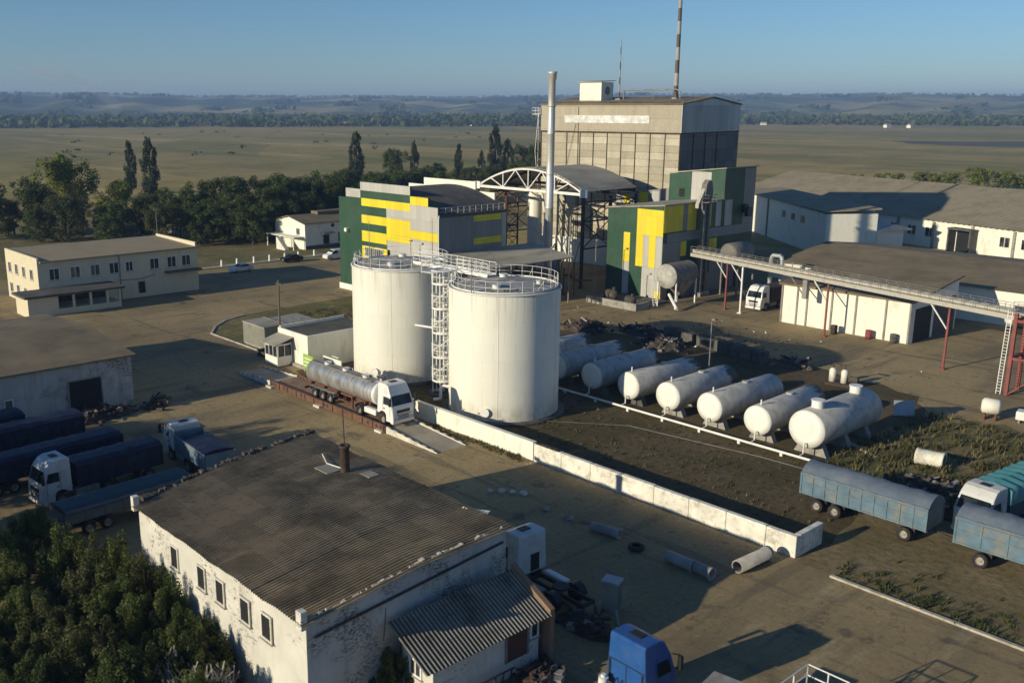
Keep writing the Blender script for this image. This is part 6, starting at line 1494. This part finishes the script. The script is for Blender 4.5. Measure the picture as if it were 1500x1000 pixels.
for _ in range(700):
    a = R(139+r.uniform(-36,28)); d = 4850+r.uniform(-60,120); blob(d*math.cos(a), d*math.sin(a), hillz(d, a)-1, r.uniform(6,11), r.uniform(14,26), 7)
for _ in range(150):
    a = R(139+r.uniform(-36,28)); d = r.uniform(2450,4300)
    if math.sin(math.degrees(a)*1.7+d*.002) > .1: blob(d*math.cos(a), d*math.sin(a), hillz(d, a)-1, r.uniform(6,11), r.uniform(30,60), 26)
for _ in range(34):
    a = R(139+r.uniform(-2,22)); d = r.uniform(560,1150); blob(d*math.cos(a), d*math.sin(a), 0, r.uniform(1.,2.6), r.uniform(2,4), 14)
me = bpy.data.meshes.new('distant_wood'); me.from_pydata(vs, [], fs); me.materials.append(M['leaf_far']); o = bpy.data.objects.new('distant_wood', me); COL.objects.link(o); o['kind'] = 'stuff'; o['label'] = 'distant wood and village trees'
b = MB(); c = [(-1595,667)]; vs = []; k = 10
for i in range(9):
    f = i/8; rr = 7+26*f; cx = -1595-150*f**2*math.cos(R(41)); cy = 667-150*f**2*math.sin(R(41))
    vs += [(cx+rr*math.cos(q*2*math.pi/k), cy+rr*math.sin(q*2*math.pi/k), 3+88*f**.8+6*f*math.sin(q)) for q in range(k)]
b.add(vs, [(i*k+j, i*k+(j+1) % k, (i+1)*k+(j+1) % k, (i+1)*k+j) for i in range(8) for j in range(k)]+[list(range(k))[::-1], [8*k+j for j in range(k)]], 0, True); SMOKE = b
b = MB(); x0_, y0_ = -92, 640; L_ = [(-385,828),(-345,775),(-260,757),(-120,800),(-160,950),(-305,900)]
poly('dark_patch', wobble(L_, 30, 6, 12), .02, M['dark_ground'])  # darker patch laid over the far plain
# far houses
hs = [(517,189,1.3),(842,178,1.),(1095,186,1.),(1128,185,1.4),(1150,185,1.2),(1268,189,1.2),(1300,190,1.2),(425,186,1.2),(690,190,.9)]
for i, (u, v, s) in enumerate(hs):
    x = (u-657)/1420; a = R(139)-math.atan(x*1.028); d = 1440+ (190-v)*45 + (i*37 % 60); s *= .6; h_ = 5*s
    t = thing('village_house', ORD[i]+' from the list of tiny white village houses before the distant wood' if 0 else 'tiny white house at the near edge of the distant wood', 'house', (d*math.cos(a), d*math.sin(a), 0 if d < 1900 else max(0, hillz(d, a))), 30+i*9, 'far village houses')
    b = MB(); b.box(-7*s,7*s,-4*s,4*s,0,h_); obj('wall', b, M['white_wall'], t)
    b = MB(); b.prism([(-4.4*s,h_),(0,h_+3*s),(4.4*s,h_)], 'x', -7.3*s, 7.3*s); obj('roof', b, M['roof_grey'], t)

# ------------------------------------------------------------------ air
def vol(name, col, dens, label):
    m = bpy.data.materials.new(name); m.use_nodes = True; nt = m.node_tree; nt.nodes.remove(nt.nodes['Principled BSDF'])
    v = nt.nodes.new('ShaderNodeVolumePrincipled'); v.inputs['Color'].default_value = lin(col); v.inputs['Density'].default_value = dens; v.inputs['Anisotropy'].default_value = .0
    nt.links.new(v.outputs[0], nt.nodes['Material Output'].inputs['Volume']); return m
struct('smoke', SMOKE, vol('smoke_plume', (.85,.88,.92), .006, 'smoke'), 'stuff')
b = MB(); b.box(-7500,7500,-7500,7500,-5,118); o = struct('haze', b, vol('haze_air', (.38,.58,.96), .0002, 'haze'), 'stuff')

# ------------------------------------------------------------------ light and camera
EL, AZ = R(16.3), R(259.5)
sd = Vector((math.cos(AZ)*math.cos(EL), math.sin(AZ)*math.cos(EL), math.sin(EL)))
w = bpy.data.worlds.new('World'); S.world = w; w.use_nodes = True; nt = w.node_tree
sk = nt.nodes.new('ShaderNodeTexSky'); sk.sky_type = 'NISHITA'; sk.sun_disc = False; sk.sun_elevation = EL; sk.sun_rotation = math.atan2(sd.x, sd.y)
sk.altitude = 100; sk.air_density = 1.0; sk.dust_density = .0; sk.ozone_density = 6.3
bg = nt.nodes['Background']; nt.links.new(sk.outputs[0], bg.inputs[0]); bg.inputs[1].default_value = .09
ld = bpy.data.lights.new('sun', 'SUN'); ld.energy = 4.4; ld.angle = R(.5); ld.color = (1, .90, .68)
lo = bpy.data.objects.new('sun', ld); COL.objects.link(lo); lo.rotation_euler = (-sd).to_track_quat('-Z', 'Y').to_euler(); lo.location = sd*300
cd = bpy.data.cameras.new('camera'); co = bpy.data.objects.new('camera', cd); COL.objects.link(co)
co.location = (0,0,28); co.rotation_euler = (R(90-13.6), 0, R(49)); cd.sensor_width = 36; cd.lens = 1420/1500*36; cd.shift_x = 93/1500
cd.dof.use_dof = True; cd.dof.focus_distance = 100; cd.dof.aperture_fstop = .40
cd.clip_start = .5; cd.clip_end = 20000; S.camera = co
S.render.engine = 'CYCLES'
S.view_settings.view_transform = 'Standard'; S.view_settings.look = 'None'; S.view_settings.exposure = .16; S.view_settings.gamma = 1
S.cycles.max_bounces = 6; S.cycles.volume_bounces = 0
